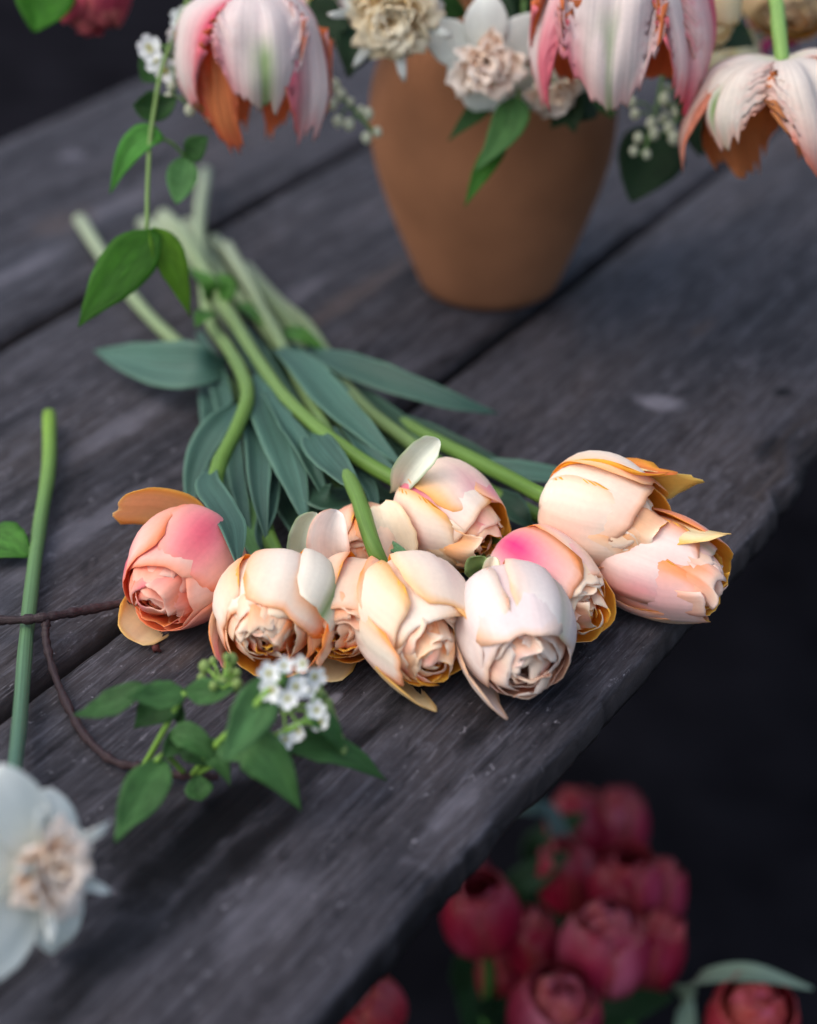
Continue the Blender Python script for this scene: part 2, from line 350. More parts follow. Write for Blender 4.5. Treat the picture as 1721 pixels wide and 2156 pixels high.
# ------------------------------------------------------------------ flowers
def petal(parent, mat, base, fr, L, R, W, prof, theta, tilt, pal, rng, ns=14, ntt=12, flat=1.0, tipk=.28, notch=0., serr=0., wrinkle=.02, crease=.03,
          curl=0., side=0., lift=0., whorl=0, flush=None, green=None, name='petal', th=.0006, twist=0., same=False):
    S, Tt = np.meshgrid(np.linspace(0, 1, ns+1), np.linspace(-1, 1, ntt+1), indexing='ij')
    ez = wob(rng, 5, 3, 9); es = wob(rng, 7, 8, 26); n0 = rng.uniform(-.4, .4)
    ser = (es(Tt*2.2+.7)*serr if serr else 0)
    se = S*(1-tipk*np.abs(Tt)**2.4+.045*ez(Tt*2)+.012*es(Tt*2)-notch*np.exp(-((Tt-n0)/.16)**2)+ser*.45)
    se = np.clip(se, 0, 1.12)
    wid = (.2+.8*sm(-.05, .5, se))*(1-.2*sm(.72, 1.05, se))
    if serr:
        e1 = wob(rng, 8, 14, 40); wid = wid*(1+serr*1.9*e1(S*3+np.sign(Tt)*2)*np.abs(Tt)**4*sm(.2, .5, S))
    w = W*wid
    pr = crom([(a*R, b*L) for a, b in prof], 60)
    x = np.clip(se, 0, 1)*60; i0 = np.clip(x.astype(int), 0, 59); fq = (se*60-i0)[..., None]
    q = pr[i0]*(1-fq)+pr[i0+1]*fq
    r, z = q[..., 0], q[..., 1]
    a = Tt*w; rc = np.maximum(np.maximum(np.abs(r)*flat, .3*R), w/1.35)
    tang = rc*np.sin(a/rc); rad = r-rc*(1-np.cos(a/rc))
    wr = wob2(rng, 6, 6); wr2 = wob2(rng, 6, 11); st_ = wob(rng, 6, 10, 30)
    rad = rad + wrinkle*R*(wr(S*1.2, Tt)+.5*wr2(S*.8, Tt))*sm(.05, .4, S) - crease*R*np.exp(-(Tt/.10)**2)*sm(.1, .4, S)*(1-.6*sm(.7, 1, S))
    rad = rad + .006*R*st_(Tt*2)*S + curl*R*np.abs(Tt)**3*sm(.25, .9, S)
    if serr: rad = rad + serr*.5*R*wob(rng, 6, 10, 24)(S*2.2+np.sign(Tt)*.8)*np.abs(Tt)**3.5*sm(.2, .6, S)
    z = z + .02*L*wr(S+3, Tt*1.3)*S
    tw = twist*S; rad, tang = rad, tang
    if side: tang = tang+side*R*S*S
    tl = math.radians(tilt)
    xx = rad*math.cos(tl)+z*math.sin(tl); zz = -rad*math.sin(tl)+z*math.cos(tl)+lift*L
    th_ = math.radians(theta)+tw
    X = xx*np.cos(th_)-tang*np.sin(th_); Y = xx*np.sin(th_)+tang*np.cos(th_)
    G = base+X[..., None]*fr[0]+Y[..., None]*fr[1]+zz[..., None]*fr[2]
    # pigment
    A = np.abs(Tt); pn = wob2(rng, 6, 5)(S*1.3, Tt)
    c = np.tile(pal['main'], (ns+1, ntt+1, 1))
    c = lerp(c, pal['tint'], np.clip(.35+.35*pn, 0, .8)*pal.get('tint_amt', .5))
    sdw = np.where(Tt > 0, rng.uniform(.2, 1.0), rng.uniform(.2, 1.0))
    em = np.clip(sm(.42, .96, A)*sm(.05, .45, S)*sdw+.8*sm(.84, 1.0, S), 0, 1)*np.clip(.75+.45*wob2(rng, 4, 4)(S, Tt*1.2), 0, 1)
    em = np.clip(em+.55*sm(.78, .98, A)*sm(.15, .5, S)*np.clip(sdw, .4, 1), 0, 1)
    c = lerp(c, pal['edge'], em*pal.get('edge_amt', .6))
    fl = flush if flush is not None else (rng.uniform(.35, 1), rng.uniform(-.8, .8), rng.uniform(.16, .38), rng.uniform(0, 1)*pal.get('flush_amt', .3))
    d2 = ((S-fl[0])**2+((Tt-fl[1])*.7)**2)/fl[2]**2
    c = lerp(c, pal['flush'], np.clip(np.exp(-d2)*fl[3], 0, 1))
    if 'deep' in pal: c = lerp(c, pal['deep'], pal['grad']*(1-sm(.45, .97, S))*np.clip(.8+.3*pn, 0, 1))
    c = lerp(c, pal['base'], .8*(1-sm(.0, .22, S)))
    g = green if green is not None else pal.get('green', 0)
    if g: c = lerp(c, pal.get('green_col', lin('#7c9a55')), np.clip(g*np.exp(-((Tt-.04*pn)/(.10+.12*abs(g)))**2)*(sm(.45, .7, S)*np.clip(.55+1.4*wob2(rng, 5, 12)(S*.5, Tt*1.3), 0, 1) if serr else sm(.15, .5, S)*np.clip(.9+.5*pn, 0, 1)), 0, .95))
    if 'streak' in pal: c = lerp(c, pal['flush'], np.clip((es(Tt*9+S*5)*1.2)*sm(.3, .95, A)*sm(.2, .6, S), 0, 1)*pal['streak'])
    if same: return shell(name, G, th, c, c*.97, mat, parent, rng.uniform(0, 60), S, Tt)
    ci = lerp(np.tile(pal['inner'], (ns+1, ntt+1, 1)), pal['inner2'], np.clip(sm(.3, 1, S)*.8+.25*pn, 0, 1))
    return shell(name, G, th, c, ci, mat, parent, rng.uniform(0, 60), S, Tt)
def frame(axis, ref=None):
    z = nrm(axis); ref = UP if ref is None else ref
    x = nrm(ref-(ref@z)*z); return (x, np.cross(z, x), z)

PO = [(.06, 0), (.55, .03), (.92, .2), (1.03, .45), (.99, .70), (.80, .94), (.70, 1.03)]
PM = [(.06, .02), (.55, .08), (.95, .32), (1.06, .6), (.98, .82), (.82, .96), (.80, 1.03)]
PI = [(.06, .05), (.6, .16), (.98, .45), (1.06, .72), (.88, .92), (.74, 1.0), (.76, 1.06)]
PC = [(.05, .1), (.7, .3), (1.05, .6), (.95, .85), (.66, .98), (.55, 1.03), (.60, 1.07)]
PMs = [(.06, .02), (.55, .08), (.95, .32), (1.05, .6), (.93, .82), (.72, .96), (.56, 1.02)]
PIs = [(.06, .05), (.6, .16), (.98, .45), (1.05, .72), (.84, .92), (.58, 1.02), (.36, 1.04)]
PCs = [(.05, .1), (.7, .3), (1.08, .6), (1.0, .85), (.60, 1.0), (.25, 1.04), (.08, 1.02)]
def blend(a, b, q): return [(x[0]*(1-q)+y[0]*q, x[1]*(1-q)+y[1]*q) for x, y in zip(a, b)]
PFL = [(.06, 0), (.55, .03), (.90, .2), (1.0, .5), (1.0, .78), (1.18, 1.03)]
CREAM, BLUSH, PEACH, ORANGE, PINK, MAG = lin('#fcf5e4'), lin('#fce0bc'), lin('#fbcf9e'), lin('#f9b062'), lin('#f0919c'), lin('#e04a8a')
GOLD, DEEP, CORAL = lin('#ffc850'), lin('#ffa828'), lin('#f0905f')
def pal(**k):
    d = dict(main=CREAM, tint=BLUSH, edge=lin('#ff9c2c'), flush=lin('#f0607c'), inner=DEEP, inner2=GOLD, base=lin('#eef0c4'), edge_amt=.95, flush_amt=.45, tint_amt=.6); d.update(k); return d
def double_tulip(parent, mat, C, az, el, R, L, p, seed, gap=None, extras=(), turn=0., opn=0., res=(14, 12), outer_kw=None, detail=1.0, shut=0.0, axis=None):
    """head of a double tulip: two outer whorls, crumpled inner whorls; returns base point and axis"""
    rng = random.Random(seed)
    if axis is None:
        a = math.radians(az); e = math.radians(el)
        axis = V(math.sin(a)*math.cos(e), -math.cos(a)*math.cos(e), math.sin(e))
    base = C-axis*L*.5; fr = frame(axis, UP if abs(axis[2]) < .85 else V(0, -1, .2))
    kw = outer_kw or {}; qr = (.0, .3) if shut else (.15, .85)
    gd = None if gap is None else fr[0]*math.cos(math.radians(gap))+fr[1]*math.sin(math.radians(gap))
    fi, bi = (fr, base) if gap is None else (frame(axis-gd*.06, fr[0]), base-gd*R*.03)
    def near(th): return 0 if gap is None else math.exp(-(((th-gap+180) % 360-180)/50)**2)
    for k in range(6):
        w = k % 2; th = turn+60*k+rng.uniform(-7, 7)
        flush = kw.get('flush', {}).get(k); gr = kw.get('green', {}).get(k)
        if k in kw.get('skip', ()): continue
        lf_ = kw.get('len', {}).get(k, rng.uniform(.84, 1.0) if w else rng.uniform(.88, 1.02))
        petal(parent, mat, base, fr, L*lf_, R*(1.01 if w else .93), R*rng.uniform(1.0, 1.18), PO, th,
              opn+rng.uniform(-2, 3)+kw.get('tilt', {}).get(k, 0)+1.5*near(th), p, rng, *res, flat=1.0, tipk=rng.uniform(.26, .42), notch=rng.choice([0, 0, .05, .09]), wrinkle=.018, crease=.05,
              curl=rng.uniform(.01, .05) if w else rng.uniform(-.20, -.12), flush=flush, green=gr)
    pi = dict(p); pi['flush_amt'] = min(1, p.get('flush_amt', .3)*1.2); pi.setdefault('deep', p['edge']*.85+p['flush']*.15); pi['grad'] = .95; pi['edge'] = p['main']*.9+p['edge']*.1; pi['main'] = p['main']*.72+(p['edge'] if p['tint'][2] < .5 else lin('#ffd27c'))*.30
    def ok(th): return gap is None or abs((th-gap+180) % 360-180) > 40
    for k in range(6):
        th = turn+30+60*k+rng.uniform(-14, 14)
        petal(parent, mat, bi, fi, L*(rng.uniform(.9, 1.02)-.16*near(th)), R*(.775+.04*near(th)), R*rng.uniform(.62, .86), blend(PMs, PM, rng.uniform(*qr)), th, rng.uniform(-3, 3), pi, rng, *res, flat=.9, tipk=rng.uniform(.2, .45),
              notch=rng.choice([0, .06, .12]), wrinkle=.045, crease=.07, curl=rng.uniform(-.12, .08))
    if detail < .4: return base, axis
    for k in range(8):
        th = turn+45*k+rng.uniform(-16, 16)
        if near(th) > .5: continue
        petal(parent, mat, bi, fi, L*(rng.uniform(.90, 1.06)-.12*near(th)), R*.62, R*rng.uniform(.46, .68), blend(PIs, PI, rng.uniform(*qr)), th, rng.uniform(-4, 4), pi, rng, max(res[0]-2, 8), max(res[1]-1, 7), flat=rng.uniform(.8, 1.2), tipk=rng.uniform(.12, .36),
              notch=rng.choice([0, .05, .12]), wrinkle=.06, crease=.08, curl=rng.uniform(-.20, .18), side=rng.uniform(-.3, .3))
    for k in range(7):
        th = turn+20+51.4*k+rng.uniform(-22, 22)
        if near(th) > .75: continue
        petal(parent, mat, bi, fi, L*rng.uniform(.94, 1.09), R*.48, R*rng.uniform(.32, .52), blend(PCs, PC, rng.uniform(*qr)), th, rng.uniform(-4, 6), pi, rng, max(res[0]-2, 8), max(res[1]-1, 7), flat=rng.uniform(.7, 1.2), tipk=rng.uniform(.12, .36),
              notch=rng.choice([0, .08, .15]), wrinkle=.09, crease=.08, curl=rng.uniform(-.25, .25), side=rng.uniform(-.4, .4))
    for k in range(4):
        petal(parent, mat, bi, fi, L*rng.uniform(.86, 1.0), R*.26, R*rng.uniform(.24, .34), blend(PCs, PC, rng.uniform(*qr)), turn+90*k+rng.uniform(-30, 30), rng.uniform(-6, 8), pi, rng, 9, 8, flat=rng.uniform(.6, 1.0), tipk=.25, notch=.1, wrinkle=.10, crease=.1, curl=rng.uniform(-.2, .2))
    for ex in extras:
        ex = dict(ex); q = ex.pop('pal', p)
        petal(parent, mat, base, fr, ex.pop('L', L), ex.pop('R', R), ex.pop('W', R*.7), ex.pop('prof', PO), ex.pop('theta'), ex.pop('tilt'), q, rng, *res, **ex)
    return base, axis

STEM_A, STEM_B, STEM_W = lin('#638638'), lin('#6c8a4c'), lin('#a0ab90')
LEAF_T, LEAF_U, LEAF_D = lin('#39584c'), lin('#426557'), lin('#294534')
def stem(parent, pts, r=.0048, c0=STEM_A, c1=STEM_W, n=34, name='stem', mat=None, cap=lin('#d9dcc0')):
    return tube(name, pts, r, mat or M_STEM, parent, c0, c1, n, 10, cap, .05, random.Random(n+len(pts)))

P_CREAM = pal()
P_CORAL = pal(main=lin('#fbdccb'), tint=lin('#f9b49c'), edge=lin('#ff8030'), flush=lin('#ee4070'), edge_amt=.85, flush_amt=.85, tint_amt=.9, inner=lin('#fb9a44'), inner2=lin('#f79a6a'))
P_PEACH = pal(main=lin('#fbe6cc'), tint=lin('#fad8b8'), edge=lin('#ff9a34'), edge_amt=.95, flush=lin('#f28468'))
P_PINKW = pal(main=lin('#f8f0e8'), tint=lin('#f6e2e0'), edge=lin('#fbc07c'), edge_amt=.7, flush=lin('#ee8f9d'), flush_amt=.4, inner=lin('#d8805a'), inner2=lin('#f6d8bc'))
P_YELL = pal(main=lin('#fbecc0'), tint=lin('#fadf9c'), edge=lin('#f8c458'), inner=lin('#f4c050'), inner2=lin('#f8d270'), flush_amt=.15)
P_GREENW = pal(main=lin('#eef0e2'), tint=lin('#dfe8cf'), edge=lin('#f2d8b8'), edge_amt=.3, flush_amt=.0, green=.9, green_col=lin('#6f9450'))
GRP = None
def tulip(label, pts_stem, C, az, el, R, L, p, seed, **kw):
    t = thing('tulip', label, 'tulip', tuple(V(C[0], C[1], 0)))
    base, axis = double_tulip(t, M_PETAL, C, az, el, R*1.01, L*.97, p, seed, **kw)
    P = [base-axis*.001+axis*.003, base-axis*.008]+list(pts_stem)
    stem(t, P, [.0045, .0043, .0041, .0040, .0042, .0046])
    return t
def Ts(*q): return [T(*a) for a in q]

t1 = tulip('coral pink tulip with a loose amber petal, its head touching the brown twig',
           Ts((455, 1000, .035), (498, 905, .042), (522, 838, .044), (510, 785, .042), (482, 735, .038), (450, 690, .034), (435, 640, .032), (428, 560, .03), (420, 470, .026), (433, 362, .014)),
           T(388, 1196, .029), -22, 0, .0272, .060, P_CORAL, 11, turn=15,
           outer_kw=dict(flush={0: (.42, 0, .30, 1.0), 1: (.6, .2, .35, .9), 5: (.6, .2, .4, .8)}),
           extras=[dict(theta=58, tilt=50, L=.050, W=.015, R=.018, pal=dict(P_YELL, main=lin('#fbdc9c'), tint=lin('#fac88c')), flush=(.5, 0, .5, .15), tipk=.25, notch=.16, same=True, flat=2.5),
                   dict(theta=150, tilt=4, L=.068, W=.019, pal=P_YELL, prof=PO, tipk=.5, same=True)])
t2 = tulip('creamy white tulip with a green-backed petal, closest to the blossom sprig',
           Ts((566, 1130, .016), (548, 1060, .012), (532, 950, .010), (500, 830, .010), (440, 765, .010), (380, 728, .010), (300, 650, .010), (232, 560, .009), (168, 462, .007)),
           T(578, 1288, .029), -4, -2, .0275, .056, P_CREAM, 22, turn=28, gap=200, outer_kw=dict(green={5: .0}),
           extras=[dict(theta=-62, tilt=10, L=.052, W=.019, R=.030, pal=P_GREENW, green=.9, tipk=.3, curl=-.2),
                   dict(theta=112, tilt=4, L=.058, W=.010, R=.028, flush=(.9, 0, .3, .8), same=True),
                   dict(theta=-100, tilt=6, L=.060, W=.013, R=.027, pal=P_PEACH, same=True)])
t3 = tulip('peach tulip wedged between two paler heads, one orange petal hanging onto the board',
           Ts((705, 1090, .012), (645, 950, .010), (590, 850, .012), (535, 745, .013), (485, 655, .013), (420, 560, .012), (335, 462, .010)),
           T(742, 1278, .026), -12, 4, .0225, .054, P_PEACH, 33, turn=0,
           extras=[dict(theta=118, tilt=6, L=.068, W=.014, R=.022, pal=P_PEACH, same=True), dict(theta=160, tilt=6, L=.062, W=.014, R=.022, pal=P_YELL, same=True)])
t4 = tulip('cream tulip with a wide golden opening, at the middle of the front row',
           Ts((783, 1140, .046), (755, 1050, .05), (722, 980, .046), (682, 900, .038), (640, 820, .034), (600, 740, .032), (560, 665, .030), (520, 590, .028), (478, 520, .022)),
           T(873, 1300, .029), 22, -2, .0278, .060, pal(edge=lin('#fbbc5c'), flush_amt=.5), 44, turn=20, gap=-60,
           extras=[dict(theta=140, tilt=1, L=.076, W=.021, pal=P_YELL, tipk=.5, same=True), dict(theta=95, tilt=2, L=.066, W=.016, pal=P_CREAM, same=True)])
t5 = tulip('pinkish white tulip packed with small inner petals, a fine green line down one petal',
           Ts((965, 1130, .016), (850, 1020, .022), (742, 915, .028), (640, 800, .030), (550, 680, .024), (460, 570, .010), (395, 470, .008)),
           T(1082, 1322, .029), 10, -4, .0280, .062, P_PINKW, 55, turn=12, outer_kw=dict(green={5: .55, 0: .0}),
           extras=[dict(theta=128, tilt=1, L=.074, W=.018, pal=P_PINKW, tipk=.5, same=True)])
t6 = tulip('tulip with a green and white petal standing straight up over the pile',
           Ts((770, 975, .046), (692, 920, .046), (612, 850, .044), (552, 770, .042), (502, 690, .040), (455, 610, .038), (415, 540, .034), (385, 490, .026), (345, 452, .012)),
           T(948, 1084, .040), 44, -6, .0262, .056, pal(edge=lin('#f8b95e'), edge_amt=.95, flush=lin('#ee5f8e'), flush_amt=.7), 66, turn=40, gap=-70,
           outer_kw=dict(flush={0: (.4, .3, .3, .9), 5: (.9, .1, .3, .5)}),
           extras=[dict(theta=40, tilt=48, L=.044, W=.0115, R=.012, pal=P_GREENW, green=.8, flush=(1.0, -.6, .25, .9), tipk=.5, same=True)][:0])
t7 = tulip('tulip with a hot magenta and orange blotch, tucked behind the pinkish white head',
           Ts((1010, 1060, .009), (880, 962, .009), (770, 872, .009), (690, 790, .009), (600, 700, .009), (530, 610, .009), (462, 520, .008)),
           T(1155, 1228, .026), 38, -4, .0245, .062, pal(edge=lin('#fb9c3c'), edge_amt=.95, flush=lin('#e82f7c'), flush_amt=.4), 77, turn=-12, gap=-120,
           outer_kw=dict(flush={0: (.45, .2, .34, 1.0), 1: (.45, -.3, .36, 1.0)}),
           extras=[])
t8 = tulip('smooth ivory tulip with a red and orange curled petal, resting on top of another head',
           Ts((1060, 1000, .034), (945, 942, .024), (850, 892, .018), (762, 838, .016), (690, 755, .015), (620, 690, .014), (560, 620, .013), (505, 560, .012), (450, 505, .010)),
           T(1268, 1084, .045), 56, 0, .0275, .062, pal(edge=lin('#f9b064'), flush=lin('#f2a58c')), 88, turn=18, gap=-60,
           extras=[dict(theta=-22, tilt=2, L=.064, W=.016, R=.0255, prof=PFL, pal=pal(main=lin('#f0a050'), tint=lin('#e8743c'), edge=lin('#f2b03c'), flush=lin('#cf3a3a'), base=lin('#f0d0a0')), flush=(.75, 0, .4, 1), curl=.35, notch=.1),
                   dict(theta=-62, tilt=4, L=.068, W=.015, R=.026, prof=PFL, pal=P_YELL), dict(theta=160, tilt=3, L=.058, W=.02, R=.028, pal=P_PEACH, same=True)])
t9 = tulip('rosy cream tulip lying nearest the broken table edge under another head',
           Ts((1150, 1095, .014), (1050, 1045, .018), (940, 985, .022), (840, 915, .024), (742, 832, .022), (655, 695, .008), (590, 640, .008), (520, 565, .008)),
           T(1392, 1192, .026), 56, 0, .0255, .064, pal(main=lin('#faeae0'), tint=lin('#f6d4cc'), edge=lin('#fca25c'), flush_amt=.55), 99, turn=-8, gap=-90, outer_kw=dict(green={0: .45}),
           extras=[dict(theta=-10, tilt=0, L=.062, W=.014, R=.024, prof=PFL, pal=P_YELL, same=True), dict(theta=172, tilt=1, L=.060, W=.02, R=.026, pal=P_PEACH, same=True)])
t10 = tulip('half hidden tulip with splayed pink and green petals behind the crossing stem',
            Ts((700, 1010, .010), (650, 930, .010), (600, 860, .011), (555, 780, .011), (510, 710, .011), (450, 620, .010), (400, 540, .009), (300, 470, .006)),
            T(770, 1165, .022), -4, 6, .0235, .050, P_PEACH, 110, turn=5, gap=170)
def stand(parent, pts, w, c, edge, seed, cb=None, face=.9, fold=.8, rib=0.):
    return leaf('petal', pts, w, M_PETAL, parent, lin(cb or c), lin(c), 'petal', face, fold, rng=random.Random(seed), edge=lin(edge), rib=rib, th=.0007, wave=.05, ns=18, ntt=10)
stand(t6, [T(838, 1036, .046), T(852, 1005, .060), T(880, 970, .074), T(912, 938, .084), T(926, 926, .088)], .0155, '#eff0e2', '#8fab62', 1, '#9ab470')
stand(t10, [T(648, 1205, .018), T(636, 1160, .030), T(648, 1110, .044), T(668, 1080, .054)], .0150, '#dfe6d2', '#7f9f62', 2, '#7d9c5c')
stand(t10, [T(722, 1215, .022), T(695, 1165, .036), T(696, 1115, .050), T(712, 1074, .060)], .0215, '#f8f1ea', '#f4b890', 3, '#f4c090')
stand(t10, [T(850, 1195, .022), T(838, 1150, .034), T(818, 1105, .044), T(800, 1064, .050)], .0215, '#f6e8cc', '#f2c88c', 4, '#f4cf96')
stand(t7, [T(1012, 1215, .022), T(1012, 1190, .032), T(1022, 1172, .038)], .014, '#8ea868', '#9db57c', 5)
stand(t7, [T(1030, 1225, .034), T(1034, 1200, .044), T(1040, 1172, .050)], .0085, '#f4e6cc', '#7fa052', 6)

# tulip leaves: blue-green straps, each a part of the tulip it grows on
GE = lin('#6f967e')
def tl(parent, pts, w, face=.5, fold=.22, roll=0, roll_end=None, c=None, seed=0, prof='tulip', wave=.04):
    c = LEAF_T if c is None else c
    return leaf('leaf', pts, w*.84, M_LEAF, parent, c, c*1.12, prof, face, fold, roll, roll_end, random.Random(seed+7), edge=GE, wave=wave, rib=.10)
tl(t2, Ts((478, 775, .022), (420, 772, .030), (340, 770, .024), (270, 755, .018), (200, 738, .014)), .036, .75, .30, seed=1, c=LEAF_U)
tl(t8, Ts((640, 735, .020), (720, 765, .030), (830, 805, .030), (950, 845, .024), (1050, 872, .014)), .022, .55, .25, seed=2)
tl(t1, Ts((530, 790, .040), (560, 850, .042), (590, 930, .040), (622, 1020, .034), (648, 1112, .026)), .027, .45, .16, seed=3, c=LEAF_U*.9)
tl(t6, Ts((525, 800, .036), (542, 880, .036), (545, 960, .034), (548, 1050, .028), (562, 1142, .020)), .019, .3, .5, seed=4)
tl(t2, Ts((560, 900, .026), (572, 980, .026), (566, 1070, .022), (550, 1130, .018), (556, 1165, .012)), .013, .3, .6, seed=5)
tl(t1, Ts((500, 850, .034), (465, 890, .034), (425, 950, .026), (405, 1020, .018), (402, 1085, .012)), .019, .4, .4, seed=6)
tl(t1, Ts((446, 985, .034), (438, 1020, .040), (462, 1060, .046), (488, 1110, .050), (500, 1190, .046)), .017, .7, .25, roll=-35, roll_end=30, seed=7, prof='strap')
tl(t4, Ts((585, 735, .034), (640, 775, .040), (700, 845, .042), (770, 910, .040), (850, 985, .034)), .024, .5, .30, seed=8, c=LEAF_U)
tl(t4, Ts((640, 890, .040), (675, 945, .048), (715, 990, .050), (768, 1046, .046)), .022, .6, .25, seed=9)
tl(t10, Ts((640, 990, .022), (665, 1040, .030), (700, 1055, .030), (750, 1050, .022), (775, 1085, .016)), .022, .4, .35, seed=10, c=LEAF_D)
tl(t9, Ts((960, 960, .010), (1040, 985, .012), (1120, 995, .012), (1200, 1005, .010), (1260, 1020, .008)), .016, .5, .2, seed=11, c=LEAF_U)
tl(t9, Ts((1000, 1035, .012), (1060, 1060, .020), (1095, 1085, .020), (1125, 1118, .012)), .020, .5, .3, seed=12, c=LEAF_D, prof='spear')
tl(t3, Ts((600, 820, .020), (660, 880, .020), (710, 950, .020), (760, 1010, .018), (830, 1060, .014)), .030, .4, .2, seed=13, c=LEAF_D)
tl(t5, Ts((700, 840, .016), (790, 910, .016), (870, 960, .016), (950, 1030, .014), (1020, 1110, .010)), .026, .4, .2, seed=14, c=LEAF_D)
tl(t2, Ts((480, 830, .012), (470, 930, .012), (468, 1020, .012), (450, 1090, .010)), .024, .4, .2, seed=15, c=LEAF_D)
tl(t3, Ts((570, 960, .014), (610, 1040, .014), (640, 1110, .012), (665, 1170, .010)), .028, .4, .2, seed=16, c=LEAF_D)
tl(t2, Ts((510, 1040, .014), (525, 1100, .014), (540, 1150, .012), (560, 1200, .010)), .020, .4, .2, seed=17, c=lin('#6d9a5c'))
tl(t10, Ts((690, 1000, .012), (720, 1040, .012), (800, 1060, .012), (860, 1080, .010)), .030, .4, .2, seed=18, c=LEAF_D)
tl(t7, Ts((880, 1000, .012), (960, 1080, .012), (990, 1150, .012), (1020, 1220, .010)), .024, .4, .2, seed=19, c=LEAF_D)
tl(t4, Ts((700, 1080, .030), (765, 1120, .036), (820, 1150, .036), (885, 1190, .030)), .007, .4, .5, seed=20, c=lin('#5c8a5a'), prof='strap')
tl(t6, Ts((700, 900, .040), (730, 960, .040), (780, 1030, .036), (795, 1100, .030)), .012, .4, .4, seed=21)
tl(t5, Ts((560, 700, .018), (610, 780, .022), (660, 860, .022), (720, 930, .018)), .022, .4, .3, seed=22, c=LEAF_D)
tl(t3, Ts((430, 780, .010), (452, 850, .014), (455, 930, .014), (470, 1000, .012)), .022, .5, .2, seed=23)

for k, (own, w_, q) in enumerate([
    (t5, .016, [(470, 640, .020), (520, 720, .024), (575, 800, .024), (640, 880, .018), (700, 960, .012)]),
    (t7, .015, [(560, 680, .018), (640, 760, .024), (740, 850, .022), (840, 920, .018), (930, 985, .010)]),
    (t9, .014, [(690, 760, .018), (790, 850, .022), (900, 930, .018), (1010, 990, .014), (1110, 1030, .010)]),
    (t2, .014, [(420, 700, .016), (455, 780, .020), (480, 880, .018), (492, 980, .014), (505, 1080, .010)]),
    (t6, .015, [(560, 830, .044), (600, 890, .046), (640, 950, .042), (668, 1010, .034), (690, 1060, .026)]),
    (t10, .016, [(600, 900, .020), (640, 980, .022), (690, 1050, .018), (720, 1110, .012)]),
    (t3, .012, [(500, 900, .020), (498, 980, .022), (512, 1060, .018), (530, 1130, .012)]),
    (t4, .013, [(720, 900, .036), (770, 950, .036), (820, 1000, .030), (850, 1050, .022)]),
    (t8, .012, [(800, 860, .016), (900, 905, .020), (1000, 950, .016), (1080, 985, .010)])]):
    tl(own, Ts(*q), w_, .45, .45, seed=40+k, c=(LEAF_T, LEAF_U, LEAF_D)[k % 3], roll=(-20, 15, 25)[k % 3])
# small fresh shoots among the stems
for k, q in enumerate([[(445, 640, .03), (440, 600, .046), (395, 560, .05)], [(455, 660, .04), (430, 665, .05), (412, 690, .05)], [(470, 640, .04), (480, 600, .052), (455, 575, .056)],
                       [(580, 700, .02), (630, 705, .03), (690, 740, .024)], [(500, 640, .02), (540, 660, .03), (585, 715, .026)]]):
    leaf('leaf', Ts(*q), .012, M_GLOSS, (t1, t6, t6, t8, t5)[k], lin('#44742c'), prof='spear', face=.4, rng=random.Random(k+60))

# ------------------------------------------------------------------ terracotta vase
VX, VY = T(1030, 600)[:2]
def lathe(name, prof, mat, parent, n=72):
    v = []; f = []; k = len(prof)
    for i in range(n):
        a = 6.28318*i/n; v += [(VX0+r*math.cos(a), VY0+r*math.sin(a), z) for r, z in prof]
    for i in range(n):
        for j in range(k-1):
            b = (i+1) % n; f.append((i*k+j, b*k+j, b*k+j+1, i*k+j+1))
    return raw(name, v, f, mat, parent)
VX0, VY0 = VX, VY
vase = thing('terracotta_vase', 'round-shouldered terracotta vase holding the mixed bouquet', 'vase', (VX, VY, 0))
body = crom([(.041, .0), (.0470, .006), (.0560, .028), (.0680, .060), (.0775, .092), (.0808, .120), (.0775, .148), (.0660, .174), (.0510, .193), (.0460, .207), (.0490, .220)], 48)
M_CLAY = simple('terracotta', (.28, .120, .058), .85, 18, .18, .15, .2)
lathe('body', [(0.0005, .002), (.040, .0)]+[tuple(q) for q in body]+[(.0450, .2205)]+[(max(r-.006, .01), max(z, .008)) for r, z in body[::-1][1:]]+[(.0005, .008)], M_CLAY, vase)
MOUTH = V(VX, VY, .210)
def to_mouth(k, h=.06):
    r = random.Random(k); o = V(r.uniform(-.022, .022), r.uniform(-.022, .022), 0)
    return [MOUTH+o+V(0, 0, h), MOUTH+o*.9, MOUTH+o*.5+V(0, 0, -.10)]

